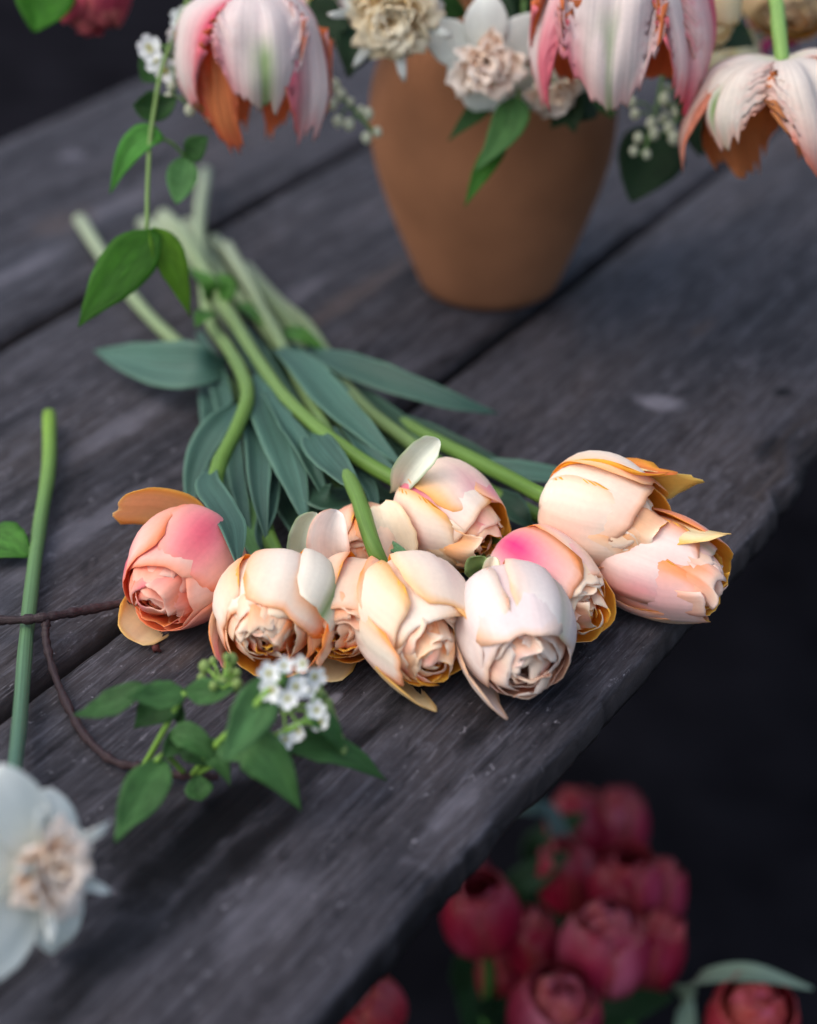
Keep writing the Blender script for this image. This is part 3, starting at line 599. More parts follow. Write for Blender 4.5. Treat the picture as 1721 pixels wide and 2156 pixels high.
# ------------------------------------------------------------------ the bouquet
PP = [(.05, 0), (.5, .04), (.88, .2), (1.02, .45), (1.04, .72), (.86, 1.02)]
P_PARROT = pal(main=lin('#f2eeea'), tint=lin('#f1ebe6'), edge=lin('#f0787c'), edge_amt=.9, flush=lin('#e84a70'), flush_amt=.3, base=lin('#ece6cf'), inner=lin('#e4783a'), inner2=lin('#e88a58'),
               green_col=lin('#7da558'), streak=.8)
P_PARROT2 = pal(main=lin('#f4f2e8'), tint=lin('#f0ecdc'), edge=lin('#f09068'), edge_amt=.85, flush=lin('#e8664c'), flush_amt=.3, base=lin('#e6e8cc'), inner=lin('#d8762e'), inner2=lin('#d88e58'),
                green_col=lin('#7da558'), streak=.6)
def parrot(label, base, axis, L, R, specs, p, seed, stem_pts, ref=None):
    t = thing('parrot_tulip', label, 'tulip', tuple(base))
    fr = frame(axis, nrm(CAM-base) if ref is None else ref); rng = random.Random(seed)
    for s in specs:
        s = dict(s); th = s.pop('theta'); tl_ = s.pop('tilt', 0)
        petal(t, M_PARROT, base, fr, L*s.pop('len', 1), R*s.pop('rad', 1), R*s.pop('wid', .95), s.pop('prof', PP), th, tl_, s.pop('pal', p), rng, 40, 28, flat=s.pop('flat', .9), tipk=s.pop('tipk', .42),
              notch=.05, serr=s.pop('serr', .16), twist=rng.uniform(-.2, .2), wrinkle=s.pop('wrinkle', .045), crease=.06, curl=s.pop('curl', .08), **s)
    stem(t, [base+nrm(axis)*.003]+stem_pts, .0042, lin('#86ac5c'), lin('#6c9048'))
    return t
b1 = D(530, -22, 1.125)
parrot('white parrot tulip with feathery pink edges nodding over the cut stems', b1, V(.0, -.12, -1), .082, .040,
       [dict(theta=-10, tilt=3, green=.9, wid=.74, len=.74, flush=(1.0, .8, .25, .5), pal=dict(P_PARROT, edge_amt=.4, streak=.35)), dict(theta=-58, tilt=2, len=.99, wid=.62, flush=(.7, .8, .35, .9)),
        dict(theta=72, tilt=5, len=.80, wid=.62, flush=(.6, -.9, .35, .9)), dict(theta=118, tilt=-2, len=.92, wid=.45), dict(theta=165, tilt=-5, len=1.06, wid=.55), dict(theta=205, tilt=-5, len=1.04, wid=.55),
        dict(theta=-105, tilt=1, len=.98, wid=.5), dict(theta=36, tilt=-10, len=1.02, wid=.36, pal=dict(P_PARROT, main=lin('#e8925c'), tint=lin('#e47e4c'), edge=lin('#e8604a')))],
       P_PARROT, 5, [b1+V(0, .01, .02), D(600, -140, 1.16), D(760, -190, 1.22)]+to_mouth(1))
b2 = D(1310, -110, 1.09)
parrot('large pink and white parrot tulip with a green flame, hanging at the vase mouth', b2, V(.02, -.10, -1), .088, .044,
       [dict(theta=2, tilt=1, green=1.0, wid=.72, len=.90, flush=(1, .7, .25, .7), pal=dict(P_PARROT, edge_amt=.35, streak=.35)), dict(theta=60, tilt=3, wid=.55, len=1.0, flush=(.85, -.5, .4, .8)), dict(theta=-50, tilt=2, wid=.55, len=.98, flush=(1, 0, .3, .8)),
        dict(theta=-88, tilt=8, wid=.62, len=.86, flush=(.7, -.3, .5, .9), curl=-.3), dict(theta=100, tilt=4, len=.88, wid=.6, flush=(.6, 0, .6, .9)), dict(theta=180, tilt=-4, wid=.9, len=.90), dict(theta=140, tilt=-3, len=.9), dict(theta=-140, tilt=-3, len=.88)],
       P_PARROT, 6, [b2+V(0, .01, .02), D(1300, -200, 1.12), D(1200, -230, 1.2)]+to_mouth(2))
b3 = D(1648, 128, 1.10)
parrot('cream parrot tulip with green streaks and rust-orange inside, drooping at the end of its stem', b3, V(.10, -.16, -1), .074, .042,
       [dict(theta=-24, tilt=16, wid=.72, len=.95, green=.15, flush=(1, .5, .3, .5)), dict(theta=52, tilt=14, wid=.60, len=.66, green=1.0, curl=-.2, flush=(1, 0, .2, .2)), dict(theta=96, tilt=18, wid=.7, len=.96, flush=(.9, 0, .4, .7)),
        dict(theta=150, tilt=6, wid=.9, len=1.0), dict(theta=205, tilt=6, wid=.9, len=1.0), dict(theta=-95, tilt=20, wid=.7, len=1.05)],
       P_PARROT2, 7, [D(1640, 60, 1.11), D(1628, -20, 1.13), D(1560, -180, 1.17), D(1350, -240, 1.24)]+to_mouth(3))

P_WHITE = pal(main=lin('#eae9de'), tint=lin('#dfe2d6'), edge=lin('#e9ebe2'), edge_amt=.3, flush=lin('#e6e8d0'), flush_amt=.2, base=lin('#e2e0a8'), inner=lin('#dfe4dd'), inner2=lin('#e6e9e2'))
P_RUFF = pal(main=lin('#f8ead4'), tint=lin('#f8dcc0'), edge=lin('#faf2e4'), edge_amt=.6, flush=lin('#f6c4a6'), flush_amt=.5, base=lin('#fbe0cc'), inner=lin('#fbe6d2'), inner2=lin('#fcf2e6'))
P_RUFFC = pal(main=lin('#f6ecd0'), tint=lin('#f4e2b4'), edge=lin('#f8f4e2'), edge_amt=.6, flush=lin('#eec890'), flush_amt=.5, base=lin('#e6c878'), inner=lin('#f4deb0'), inner2=lin('#f6eed4'))
PF = [(.05, 0), (.35, .05), (.7, .09), (1.0, .08), (1.25, .0)]
PRF = [(.15, .0), (.45, .35), (.75, .75), (.85, 1.0), (1.15, 1.15)]
def daffodil(label, C, axis, Lp, Rr, seed, stem_pts, tep, ruff=P_RUFF, r0=.0034, nr=16, c0=None, c1=None, spikes=0, ref=None, tip=.66):
    t = thing('daffodil', label, 'daffodil', tuple(C)); fr = frame(axis, nrm(ref if ref is not None else UP)); rng = random.Random(seed)
    for th, k, tilt in tep:
        petal(t, M_PETAL, C, fr, Lp*.8, Lp*.8*k, Lp*rng.uniform(.36, .42), PF, th, tilt, P_WHITE, rng, 14, 12, flat=3, tipk=tip, wrinkle=.03, crease=.03, curl=rng.uniform(-.1, .15), flush=(.1, 0, .2, .3))
    for k in range(nr):                       # ruffled trumpet
        th = k*137.5; q = (k+.5)/nr
        petal(t, M_PETAL, C+fr[2]*.002, fr, Rr*rng.uniform(.8, 1.15), Rr*(.45+.55*q), Rr*rng.uniform(.5, .75), PRF, th, -20+q*52, ruff, rng, 9, 10, flat=.9, tipk=.2, notch=.1, serr=.10, wrinkle=.16, crease=.1,
              curl=rng.uniform(-.4, .4), name='trumpet_petal')
    for k in range(spikes):
        th = k*360/spikes+rng.uniform(-20, 20)
        petal(t, M_PETAL, C+fr[2]*.004, fr, Rr*1.5, Rr*1.0, Rr*.22, PRF, th, rng.uniform(20, 45), P_WHITE, rng, 8, 5, flat=2, tipk=.6, wrinkle=.05, name='trumpet_petal')
    stem(t, [C+fr[2]*.002, C-fr[2]*.012]+stem_pts, r0, c0 if c0 is not None else lin('#7f9a62'), c1 if c1 is not None else lin('#6f9350'))
    return t
c = D(1022, 128, 1.165)
daffodil('white daffodil with a ball of peach ruffles, face-on against the vase shoulder', c, nrm(V(.03, -1, .12)), .040, .0155, 71, [c+V(0, .02, .03), c+V(0, .03, .07)]+to_mouth(4, .03),
         [(0, .95, 6), (62, 1.05, 12), (118, .6, 10), (180, .85, 12), (242, .6, 8), (300, 1.05, 10)])
c = D(1160, 178, 1.185)
daffodil('white daffodil half hidden under the large pink parrot tulip', c, nrm(V(.25, -1, -.5)), .034, .013, 72, [c+V(0, .02, .03), c+V(0, .03, .06)]+to_mouth(5, .03),
         [(k*60+10, .9, 10) for k in range(6)], nr=12)
c = D(828, 18, 1.15)
daffodil('double cream daffodil with white spiky tips, leaning over the vase neck', c, nrm(V(-.05, -1, -.1)), .034, .019, 73, [c+V(.01, .02, .03), c+V(.03, .03, .06)]+to_mouth(6, .03),
         [(k*60+25, .9, 14) for k in range(6)], ruff=P_RUFFC, nr=26, spikes=7)

# other blooms half out of the frame
P_RED1 = pal(main=lin('#c94a62'), tint=lin('#b83a52'), edge=lin('#d88a78'), edge_amt=.5, flush=lin('#8e1f3a'), flush_amt=.5, base=lin('#b04a50'), inner=lin('#8f2038'), inner2=lin('#b84458'))
def bloom(name, label, cat, C, axis, R, L, p, seed, stem_pts, mat=None, **kw):
    t = thing(name, label, cat, tuple(C))
    b, a = double_tulip(t, mat or M_RED, C, 0, 0, R, L, p, seed, axis=nrm(axis), res=(10, 9), **kw)
    stem(t, [b+a*.002, b-a*.012]+stem_pts, .004, lin('#6f9350'), lin('#6f9350'))
    return t
c = D(195, -30, 1.22)
bloom('tulip', 'crimson double tulip drooping from the bouquet beside a bright green leaf', 'tulip', c, V(-.1, -.3, -1), .024, .046, P_RED1, 201, [D(210, -160, 1.22), D(500, -260, 1.25), D(800, -260, 1.27)]+to_mouth(7))
c = D(1475, 5, 1.16)
bloom('tulip', 'pale yellow tulip peeping out behind the large pink parrot tulip', 'tulip', c, V(.3, -.4, -.9), .022, .046, P_YELL, 202, [D(1440, -120, 1.18), D(1250, -200, 1.24)]+to_mouth(8), mat=M_PETAL)
c = D(1528, 128, 1.28)
bloom('tulip', 'pale closed tulip bud leaning behind the drooping cream parrot tulip', 'tulip', c, V(.25, -.2, -1), .021, .048, pal(main=lin('#e4e2c4'), tint=lin('#d8d8a4'), edge=lin('#c9cc86'), flush_amt=0), 203,
      [D(1480, 20, 1.31), D(1380, -100, 1.3)]+to_mouth(9), mat=M_PETAL, detail=.3)
c = D(1665, -10, 1.26)
bloom('ranunculus', 'cream ruffled bloom above the drooping parrot tulip stem', 'flower', c, V(0, -.8, -.5), .030, .040, pal(main=lin('#efdcb4'), tint=lin('#e8c890'), edge=lin('#d8b070'), flush_amt=.1), 204, [D(1600, -120, 1.3), D(1400, -180, 1.3)]+to_mouth(10), mat=M_PETAL)
c = D(690, 5, 1.24)
bloom('tulip', 'white and pink tulip showing behind the nodding parrot tulip', 'tulip', c, V(-.1, -.6, -.8), .024, .046, pal(main=lin('#eddfe0'), flush=lin('#d88a98')), 205, [D(760, -100, 1.27)]+to_mouth(11), mat=M_PETAL)

# foliage and blossom sprigs in the bouquet
G1, G2, G3, G4 = lin('#2c5024'), lin('#1b331b'), lin('#5b8a44'), lin('#6f9a5c')
def ball(C, r, n=6, m=8, sq=1.0):
    v = []; f = []
    for i in range(n+1):
        a = math.pi*i/n
        for j in range(m): v.append(C+r*V(math.sin(a)*math.cos(6.283*j/m), math.sin(a)*math.sin(6.283*j/m), math.cos(a)*sq))
    for i in range(n):
        for j in range(m): f.append((i*m+j, (i+1)*m+j, (i+1)*m+(j+1) % m, i*m+(j+1) % m))
    return v, f
def bud(parent, C, r, col):
    v, f = ball(C, r, sq=1.2); v = np.array(v)
    cc = np.tile(col, (len(v), 1))*np.linspace(.85, 1.05, len(v))[:, None]
    return raw('bud', v, f, M_PETAL, parent, cc, np.zeros((len(v), 3)))
def blossom(parent, C, axis, r, rng):
    """five cupped white petals round a yellow-green eye, one small part"""
    fr = frame(axis, V(.3, .2, .9)); v = []; f = []; cc = []
    ph = rng.uniform(0, 6)
    for k in range(5):
        a0 = ph+k*1.2566; o = len(v)
        for i, (rr, hw, z) in enumerate([(.08, .10, .0), (.45, .36, .10), (.8, .42, .30), (1.02, .22, .46)]):
            for q in (-1, 0, 1):
                p = fr[0]*(rr*math.cos(a0)-q*hw*math.sin(a0))+fr[1]*(rr*math.sin(a0)+q*hw*math.cos(a0))+fr[2]*(z+.10*abs(q))
                v.append(C+p*r); cc.append(lin('#eef0ee') if i else lin('#d8dcb0'))
        for i in range(3):
            for q in range(2): f.append((o+i*3+q, o+i*3+q+1, o+i*3+q+4, o+i*3+q+3))
    bv, bf = ball(C+fr[2]*r*.15, r*.22, 4, 6); o = len(v); v += bv; f += [tuple(x+o for x in q) for q in bf]; cc += [lin('#b9b35a')]*len(bv)
    return raw('blossom', v, f, M_PETAL, parent, np.array(cc), np.zeros((len(v), 3)))
def twigline(parent, pts, r, c0=lin('#6f9350'), c1=lin('#6f9350'), n=14, name='stem', mat=None):
    return tube(name, pts, r, mat or M_STEM, parent, c0, c1, n, 7)
def lf(parent, a, b, w, col, bend=.0, face=.6, fold=.25, prof='ovate', seed=0, cb=None, mid=None, roll=0, wave=.03):
    m = (a+b)/2+(UP*bend if mid is None else mid)
    return leaf('leaf', [a, (a+m)/2*1.0+(m-(a+b)/2)*.25, m, (m+b)/2+(m-(a+b)/2)*.25, b], w, M_GLOSS, parent, col, col*1.1 if cb is None else cb, prof, face, fold, rng=random.Random(seed), ns=14, ntt=8, rib=.15, wave=wave, th=.0006, roll=roll)

# 1 trailing vine at the left
vine = thing('trailing_vine', 'thin green vine hanging in front of the cut stem ends', 'vine', tuple(D(322, 250, 1.13)))
twigline(vine, [D(310, 485, 1.11), D(312, 380, 1.12), D(322, 250, 1.13), D(360, 90, 1.15), D(480, -120, 1.18), D(760, -220, 1.24)]+to_mouth(21), .0013, lin('#6f8c4c'), lin('#6f9350'), 40)
lf(vine, D(334, 488, 1.11), D(165, 688, 1.10), .029, lin('#2f5e10'), .003, .8, .08, 'spear', 1)
lf(vine, D(318, 482, 1.11), D(402, 668, 1.13), .020, lin('#56801e'), .006, .3, .3, 'spear', 2)
lf(vine, D(345, 292, 1.13), D(232, 408, 1.14), .018, lin('#3f7a2c'), .012, .5, .3, 'spear', 3)
lf(vine, D(392, 330, 1.15), D(372, 430, 1.14), .018, lin('#56854a'), .0, .9, .2, 'ovate', 4)
lf(vine, D(392, 332, 1.15), D(438, 288, 1.14), .015, G1, .0, .7, .2, 'ovate', 5)
lf(vine, D(280, 222, 1.13), D(372, 206, 1.14), .019, G1*.8, -.004, .7, .4, 'ovate', 6)
twigline(vine, [D(392, 332, 1.15), D(360, 300, 1.14), D(318, 285, 1.135)], .0010)
# 2 leafy fill round the vase mouth
fill = [((1040, 100), (950, 20)), ((1110, 60), (1060, -40)), ((1180, 200), (1210, 280)), ((1240, 190), (1290, 250)), ((760, 60), (735, 165)), ((700, 60), (640, 30)), ((930, 40), (960, -30)), ((1250, 215), (1160, 270)),
        ((1140, 40), (1130, 120)), ((880, 60), (930, 110)), ((1000, 20), (1090, 60)), ((1400, 120), (1440, 200)), ((1500, 60), (1560, 30)), ((1450, 170), (1490, 330)), ((1580, 70), (1500, 110))]
fl = thing('leafy_branch', 'dark leafy greenery packed around the vase mouth', 'foliage', tuple(MOUTH))
r_ = random.Random(77)
twigline(fl, [MOUTH+V(.01, -.02, .06), MOUTH+V(.005, -.01, 0), MOUTH+V(0, 0, -.1)], .002)
for k, (a, b) in enumerate(fill):
    d = r_.uniform(1.19, 1.26); A, B = D(*a, d), D(*b, d-.015)
    o = lf(fl, A, B, r_.uniform(.020, .030), [G1, G2, G2][k % 3], .004, .6, .25, 'spear', 30+k)
    twigline(fl, [A, (A+MOUTH)/2+V(0, -.01, .02), MOUTH+V(.01, -.02, .06)], .0010, n=8)
# 3 narrow blades hanging down over the vase front
bl = thing('hanging_leaf_spray', 'narrow green leaves hanging down the front of the terracotta vase', 'foliage', tuple(D(1090, 205, 1.18)))
twigline(bl, [D(1092, 212, 1.178), D(1095, 150, 1.19), MOUTH+V(.015, -.045, .02), MOUTH+V(.005, -.03, .01), MOUTH+V(0, -.01, -.08)], .0016)
lf(bl, D(1088, 205, 1.178), D(1000, 362, 1.165), .021, lin('#426b38'), .004, .8, .2, 'spear', 41, mid=V(.006, 0, .004))
lf(bl, D(1066, 290, 1.178), D(978, 437, 1.170), .013, lin('#2c5c14'), .004, .8, .2, 'spear', 42)
twigline(bl, [D(1066, 292, 1.178), D(1080, 250, 1.180), D(1091, 214, 1.178)], .0010)
lf(bl, D(1062, 190, 1.188), D(943, 298, 1.180), .013, G1*.8, .002, .6, .2, 'spear', 43)
# 4 bird-cherry style sprays with white buds
def spray(label, root, pts, tips, seed, blossoms=0, col=lin('#dfe3c8'), r=.0034, stemc=lin('#5f7f48')):
    t = thing('blossom_spray', label, 'flower spray', tuple(root)); rng = random.Random(seed)
    main = [root]+pts; twigline(t, main, .0012, stemc, stemc, 30)
    C = crom(main, 30)
    for k, p in enumerate(tips):
        q = C[np.argmin(np.linalg.norm(C-p, axis=1))]
        twigline(t, [p, (p+q)/2+V(0, 0, .002), q], .0006, stemc, stemc, 6)
        if k < blossoms: blossom(t, p, nrm(CAM-p+V(rng.uniform(-.5, .5), 0, rng.uniform(-.5, .3))), r*1.9, rng)
        else: bud(t, p, r*rng.uniform(.75, 1.1), col)
    return t
J = random.Random(12)
def jit(px, py, d, n, sx, sy): return [D(px+J.uniform(-sx, sx), py+J.uniform(-sy, sy), d+J.uniform(-.012, .012)) for _ in range(n)]
spray('spray of small white blossoms left of the nodding parrot tulip', D(365, 200, 1.15), [D(370, 120, 1.15), D(385, 30, 1.16), D(470, -120, 1.19), D(760, -210, 1.24)]+to_mouth(31),
      [D(320, 108, 1.15), D(330, 128, 1.15), D(312, 98, 1.15), D(385, 40, 1.16), D(372, 70, 1.15), D(380, 100, 1.155), D(395, 85, 1.15), D(350, 150, 1.15), D(362, 180, 1.15), D(400, 22, 1.16), D(356, 205, 1.15), D(392, 190, 1.15), D(400, 232, 1.15), D(448, 245, 1.15)], 1, 8, r=.0036)
spray('spray of greenish white buds trailing between parrot tulip and vase', D(790, 282, 1.19), [D(745, 230, 1.19), D(705, 180, 1.19), D(690, 90, 1.2), D(740, -60, 1.22)]+to_mouth(32),
      [D(705, 180, 1.19), D(718, 200, 1.19), D(738, 215, 1.19), D(760, 232, 1.19), D(775, 240, 1.19), D(735, 262, 1.19), D(712, 255, 1.19), D(795, 278, 1.19), D(772, 290, 1.19), D(700, 220, 1.19)], 2, 0, r=.0034)
spray('spray of tiny white buds hanging under the large pink parrot tulip', D(1355, 330, 1.2), [D(1375, 260, 1.2), D(1390, 190, 1.2), D(1400, 60, 1.2), D(1330, -80, 1.24)]+to_mouth(33),
      [D(1338, 240, 1.2), D(1372, 260, 1.2), D(1345, 290, 1.2), D(1378, 282, 1.2), D(1410, 270, 1.2), D(1335, 318, 1.2), D(1362, 325, 1.2), D(1400, 210, 1.2), D(1425, 235, 1.2), D(1330, 215, 1.2), D(1420, 290, 1.2), D(1400, 250, 1.21)], 3, 0, r=.0036)
spray('spray of magenta buds behind the pale closed tulip', D(1700, 70, 1.34), [D(1640, 60, 1.34), D(1580, 80, 1.34), D(1480, -60, 1.32)]+to_mouth(34),
      jit(1610, 90, 1.34, 8, 40, 30)+jit(1690, 60, 1.34, 5, 25, 30)+jit(1560, 140, 1.34, 5, 40, 30), 4, 0, col=lin('#a8386a'), r=.005)
spray('spray of grey-green buds at the right of the pink parrot tulip', D(1440, 240, 1.28), [D(1500, 110, 1.28), D(1540, 30, 1.28), D(1440, -100, 1.27)]+to_mouth(35),
      jit(1530, 70, 1.28, 12, 50, 50)+jit(1440, 210, 1.27, 10, 35, 40), 5, 0, col=lin('#9aa58c'), r=.004)
# 5 broad leaves at the edges of the bouquet
bq = thing('broad_leaf_sprig', 'broad dark leaf hanging beside the vase on the right', 'foliage', tuple(D(1400, 290, 1.24)))
lf(bq, D(1400, 280, 1.24), D(1330, 425, 1.23), .042, G2*.9, .004, .9, .2, 'ovate', 51)
lf(bq, D(1460, 220, 1.25), D(1475, 330, 1.24), .024, G2*.8, .004, .9, .2, 'ovate', 52)
twigline(bq, [D(1400, 282, 1.24), D(1440, 215, 1.245), D(1420, 60, 1.25), D(1320, -60, 1.26)]+to_mouth(36), .0012)
bq2 = thing('broad_leaf_sprig', 'bright green leaf beside the crimson tulip over the dark ground', 'foliage', tuple(D(95, 0, 1.2)))
lf(bq2, D(110, -50, 1.2), D(72, 68, 1.19), .036, lin('#336a14'), .002, .9, .2, 'ovate', 53)
twigline(bq2, [D(110, -48, 1.2), D(170, -150, 1.2), D(500, -280, 1.24), D(820, -270, 1.27)]+to_mouth(37), .0012)
bq3 = thing('broad_leaf_sprig', 'dark leaves tucked behind the nodding parrot tulip', 'foliage', tuple(D(320, 150, 1.18)))
lf(bq3, D(350, 120, 1.18), D(300, 172, 1.17), .022, G1, .0, .8, .2, 'ovate', 54)
lf(bq3, D(640, 40, 1.2), D(740, 55, 1.19), .032, G2, .0, .8, .2, 'spear', 55)
lf(bq3, D(400, 30, 1.18), D(470, 5, 1.17), .024, G1, .0, .8, .2, 'spear', 56)
lf(bq3, D(770, 80, 1.2), D(728, 160, 1.2), .016, G2, .0, .8, .2, 'spear', 57)
lf(bq3, D(435, 255, 1.17), D(470, 235, 1.17), .018, G1, .0, .8, .2, 'ovate', 58)
twigline(bq3, [D(350, 122, 1.18), D(405, 32, 1.18), D(560, -60, 1.19), D(640, -10, 1.2), D(700, -80, 1.22)]+to_mouth(38), .0012)
twigline(bq3, [D(642, 40, 1.2), D(650, 0, 1.2), D(640, -10, 1.2)], .001, n=6)
twigline(bq3, [D(770, 82, 1.2), D(750, -20, 1.21), D(700, -80, 1.22)], .001, n=8)
twigline(bq3, [D(437, 255, 1.17), D(420, 150, 1.18), D(405, 34, 1.18)], .001, n=8)

# ------------------------------------------------------------------ loose daffodil in front, at the left
c = T(84, 1826, .042)
daffodil('loose white daffodil with a peach ruffled trumpet lying by the board edge', c, nrm(V(.75, -.55, .34)), .045, .0150, 81,
         Ts((30, 1660, .018), (42, 1520, .012), (58, 1320, .008), (82, 1120, .008), (103, 985, .009), (104, 872, .010)),
         [(0, 1.0, 4), (60, 1.1, 6), (118, 1.1, 0), (180, .9, 10), (240, .9, 20), (305, .75, 16)], r0=[.0030, .0034, .0036, .0038, .0040, .0040], c0=lin('#45645a'), c1=lin('#7fa636'), nr=20, spikes=5, tip=.85)
lt = thing('cut_leaf', 'short green leaf lying by the daffodil stem end', 'leaf', tuple(T(0, 1150, .004)))
lf(lt, T(-40, 1140, .006), T(64, 1172, .006), .026, lin('#3f6f28'), .004, .4, .15, 'ovate', 61)

# ------------------------------------------------------------------ brown twig with leaves and white blossom
br = thing('blossom_twig', 'brown twig with fresh leaves and a cluster of white blossom', 'twig', tuple(T(100, 1303, 0)))
BK0, BK1 = lin('#2c1c1e'), lin('#3a2224')
rk = random.Random(4)
tube('branch', Ts((-60, 1306, .013), (40, 1305, .015), (100, 1299, .016), (190, 1283, .012), (298, 1262, .010)), .0024, M_BARK, br, BK0, BK1, 50, 9, None, .22, rk)
tube('branch', Ts((98, 1303, .015), (97, 1345, .010), (112, 1410, .006), (140, 1480, .004), (180, 1550, .004), (240, 1603, .004), (300, 1616, .004), (380, 1632, .006), (460, 1636, .004)), [.0022, .0020, .0020, .0022, .0018], M_BARK, br, BK0, BK1, 70, 9, None, .25, rk)
SG = lin('#86b04c')
twigline(br, Ts((300, 1617, .005), (330, 1565, .022), (372, 1490, .042), (390, 1458, .048)), .0014, SG, SG)
twigline(br, Ts((405, 1632, .006), (450, 1575, .028), (510, 1515, .052), (560, 1460, .064), (590, 1430, .068)), .0016, SG, SG)
twigline(br, Ts((410, 1632, .006), (470, 1600, .022), (560, 1560, .040), (640, 1520, .050)), .0014, SG, SG)
twigline(br, Ts((390, 1630, .006), (350, 1590, .024), (330, 1600, .030)), .0012, SG, SG, 8)
rb0 = random.Random(31)
LG, LG2, LG3 = lin('#3f6636'), lin('#33562c'), lin('#4f7846')
for k, (a, b, w, c_, f_) in enumerate([
    ((300, 1440, .052), (168, 1500, .044), .020, LG2, .45), ((390, 1455, .048), (275, 1465, .056), .022, LG, .5), ((390, 1455, .048), (490, 1448, .050), .018, LG, .35),
    ((388, 1462, .046), (292, 1528, .030), .026, LG2, .7), ((380, 1475, .044), (375, 1525, .030), .018, LG2, .7), ((570, 1425, .066), (478, 1590, .050), .028, LG3, .85),
    ((345, 1600, .028), (252, 1755, .022), .028, LG, .85), ((500, 1565, .040), (622, 1695, .016), .030, LG, .8), ((590, 1570, .034), (796, 1638, .012), .024, LG2, .65),
    ((650, 1520, .046), (722, 1592, .026), .018, LG, .8), ((360, 1548, .034), (452, 1612, .022), .018, LG, .7), ((415, 1632, .012), (425, 1680, .008), .018, LG, .7),
    ((440, 1610, .018), (380, 1580, .016), .018, LG2, .6), ((430, 1600, .02), (480, 1650, .014), .018, LG, .6),
    ((345, 1595, .028), (420, 1550, .022), .016, LG2, .6), ((470, 1560, .036), (520, 1600, .034), .020, LG3, .7), ((600, 1440, .064), (560, 1400, .058), .018, LG, .6)]):
    lf(br, T(*a), T(*a)+(T(*b)-T(*a))*1.10, w*.70, c_, rb0.uniform(-.004, .010), f_*rb0.uniform(.3, 1.0), rb0.uniform(.1, .6), 'spear', 90+k, roll=rb0.uniform(-30, 30), wave=.09)
rb = random.Random(5)
tips = [(566, 1418, .070), (598, 1402, .072), (622, 1446, .064), (606, 1470, .064), (640, 1396, .068), (662, 1424, .060), (648, 1452, .060), (574, 1452, .066), (668, 1496, .050), (676, 1520, .046), (600, 1556, .042), (630, 1538, .046)]
for q in tips:
    p = T(*q); blossom(br, p, nrm(V(rb.uniform(-.6, .6), -.7, rb.uniform(.1, .9))), rb.uniform(.0038, .0052), rb)
    twigline(br, [p, (p+T(600, 1470, .05))/2, T(595, 1500, .046)], .0006, SG, SG, 6)
for k in range(20):
    q = (430+rb.uniform(-5, 70), 1380+rb.uniform(0, 70), .05+rb.uniform(-.006, .006)); p = T(*q)
    bud(br, p, rb.uniform(.0018, .0030), lin('#8fa860')); twigline(br, [p, (p+T(470, 1440, .05))/2, T(470, 1450, .049)], .0005, SG, SG, 5)
for k in range(16):
    q = (670+k*3+rb.uniform(-8, 8), 1440+k*9+rb.uniform(-6, 6), .046-k*.0012); p = T(*q)
    bud(br, p, rb.uniform(.0018, .0030), lin('#7f985a')); twigline(br, [p, (p+T(650, 1500, .05))/2, T(640, 1520, .05)], .0005, SG, SG, 5)
chip = thing('bark_chip', 'tiny reddish bark fleck on the board below the coral tulip', 'bark', tuple(T(332, 1367, 0)))
tube('flake', [T(322, 1362, .0015), T(330, 1366, .0025), T(338, 1372, .001)], [.0012, .0018, .0008], M_BARK, chip, lin('#5a2420'), lin('#4a2020'), 8, 6, None, .4, rk)

# ------------------------------------------------------------------ red tulips in a bucket below the table edge
P_RED = pal(main=lin('#ac183c'), tint=lin('#961432'), edge=lin('#d8705e'), edge_amt=.6, flush=lin('#dc6488'), flush_amt=.55, base=lin('#7a2434'), inner=lin('#7a1a28'), inner2=lin('#a83440'))
bc = T(1190, 2010, -.40); BX, BY = bc[0]-.01, bc[1]-.05
bucket = thing('bucket', 'dark bucket of red tulips standing under the table edge', 'bucket', (BX, BY, GZ))
VX0, VY0 = BX, BY
lathe('pail', [(.001, GZ+.012), (.095, GZ+.008), (.10, GZ+.015), (.118, -.60), (.123, -.597), (.122, -.592), (.115, -.594), (.097, GZ+.02), (.001, GZ+.022)], simple('dark_zinc', (.05, .052, .055), .5, 20, .2, .1), bucket)
reds = [(1014, 1925, -.37, .0265, .058, 'tall smooth crimson tulip with its stem showing beside the board edge'),
        (1123, 1988, -.40, .0185, .046, 'small crimson tulip between the tall smooth one and the largest head'),
        (1273, 2000, -.37, .0290, .056, 'largest crimson tulip, crowded with ruffled petals, at the heart of the bunch'),
        (1376, 2004, -.41, .0215, .056, 'crimson tulip pressed against the far side of the largest head'),
        (1318, 1864, -.39, .0245, .052, 'smooth rose-red tulip directly behind the largest head'),
        (1386, 1895, -.43, .0185, .050, 'crimson tulip peeking out beside the smooth rose-red one'),
        (1198, 1850, -.42, .0235, .052, 'dusky crimson tulip crossed by a narrow green leaf'),
        (1302, 1742, -.44, .0225, .052, 'crimson tulip with yellow-green tips, farthest under the table'),
        (1212, 1742, -.44, .0235, .052, 'crimson tulip under a bent green leaf, next to the farthest one'),
        (1167, 2135, -.39, .0285, .058, 'mauve-red tulip below the small crimson one'),
        (770, 2120, -.36, .0230, .050, 'ragged red tulip tucked under the corner of the board'),
        (1583, 2150, -.37, .0260, .050, 'open red tulip with jagged petals apart from the bunch'),
        (1055, 2062, -.45, .0190, .046, 'dim crimson tulip low among the stems'),
        (985, 1860, -.44, .0200, .046, 'dark red tulip hiding behind the tall smooth one')]
rr = random.Random(9)
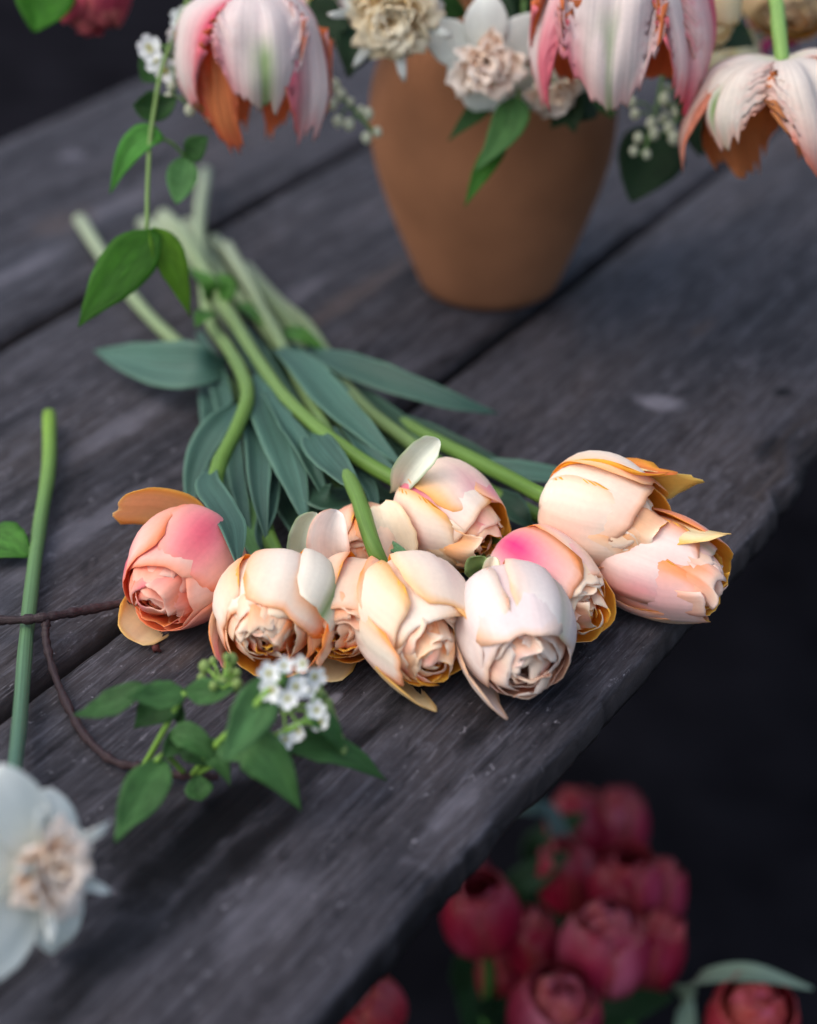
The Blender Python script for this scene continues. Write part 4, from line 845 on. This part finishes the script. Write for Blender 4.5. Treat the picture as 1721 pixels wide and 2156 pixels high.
for k, (px, py, z, R, L, lab) in enumerate(reds):
    C = T(px, py, z); ctr = V(BX, BY, -.62)
    lean = nrm(V((C-ctr)[0]*.5, (C-ctr)[1]*.5, .25)+V(rr.uniform(-.06, .06), rr.uniform(-.06, .06), 0))
    if k == 11: lean = nrm(V(.1, -.3, 1))
    t = thing('tulip', lab, 'tulip', tuple(C))
    pr_ = dict(P_RED)
    if k in (2, 7, 9): pr_.update(main=lin('#b02c4e'), flush=lin('#e07c9a'), flush_amt=.7)
    if k in (10, 11): pr_.update(main=lin('#b8303a'), edge=lin('#d86a50'))
    b, a = double_tulip(t, M_RED, C, 0, 0, R, L, pr_, 300+k, axis=lean, res=(9, 8), shut=1, detail=(.3 if k in (0, 4) else 1), opn=(8 if k == 11 else 0))
    foot = ctr+V(rr.uniform(-.05, .05), rr.uniform(-.05, .05), 0)
    rim = V(BX, BY, -.59)+nrm(V(C[0]-BX, C[1]-BY, 0))*min(.095, np.hypot(C[0]-BX, C[1]-BY))
    stem(t, [b+a*.002, b-a*.03, (b-a*.03+rim)/2+V(0, 0, -.01), rim, foot+V(0, 0, -.08)], .0042, lin('#3f6a30'), lin('#3f6a30'), 18)
    if k in (6, 8, 2, 9, 0):
        e = {6: ((1085, 1880, -.44), (1200, 1795, -.38)), 8: ((1130, 1790, -.46), (1235, 1715, -.39)), 2: ((1250, 2140, -.44), (1420, 2100, -.40)), 9: ((1080, 2150, -.45), (1000, 2120, -.42)), 0: ((990, 2080, -.45), (960, 2010, -.42))}[k]
        g0 = (b-a*.03+rim)/2
        leaf('leaf', [g0, (g0+T(*e[0]))/2+V(0, 0, .01), T(*e[0]), (T(*e[0])+T(*e[1]))/2, T(*e[1])], .024, M_GLOSS, t, lin('#27452a'), prof='strap', face=.6, rng=random.Random(k))
    if k in (11, 4):
        e = {11: [(1440, 2130, -.42), (1462, 2068, -.37), (1575, 2050, -.345), (1712, 2082, -.355)], 4: [(1180, 1760, -.40), (1115, 1702, -.38), (1062, 1722, -.40)]}[k]
        leaf('leaf', [(b-a*.03+rim)/2]+Ts(*e), .016, M_LEAF, t, lin('#93a890') if k == 11 else lin('#5a7068'), prof='strap', face=.15, rng=random.Random(k))
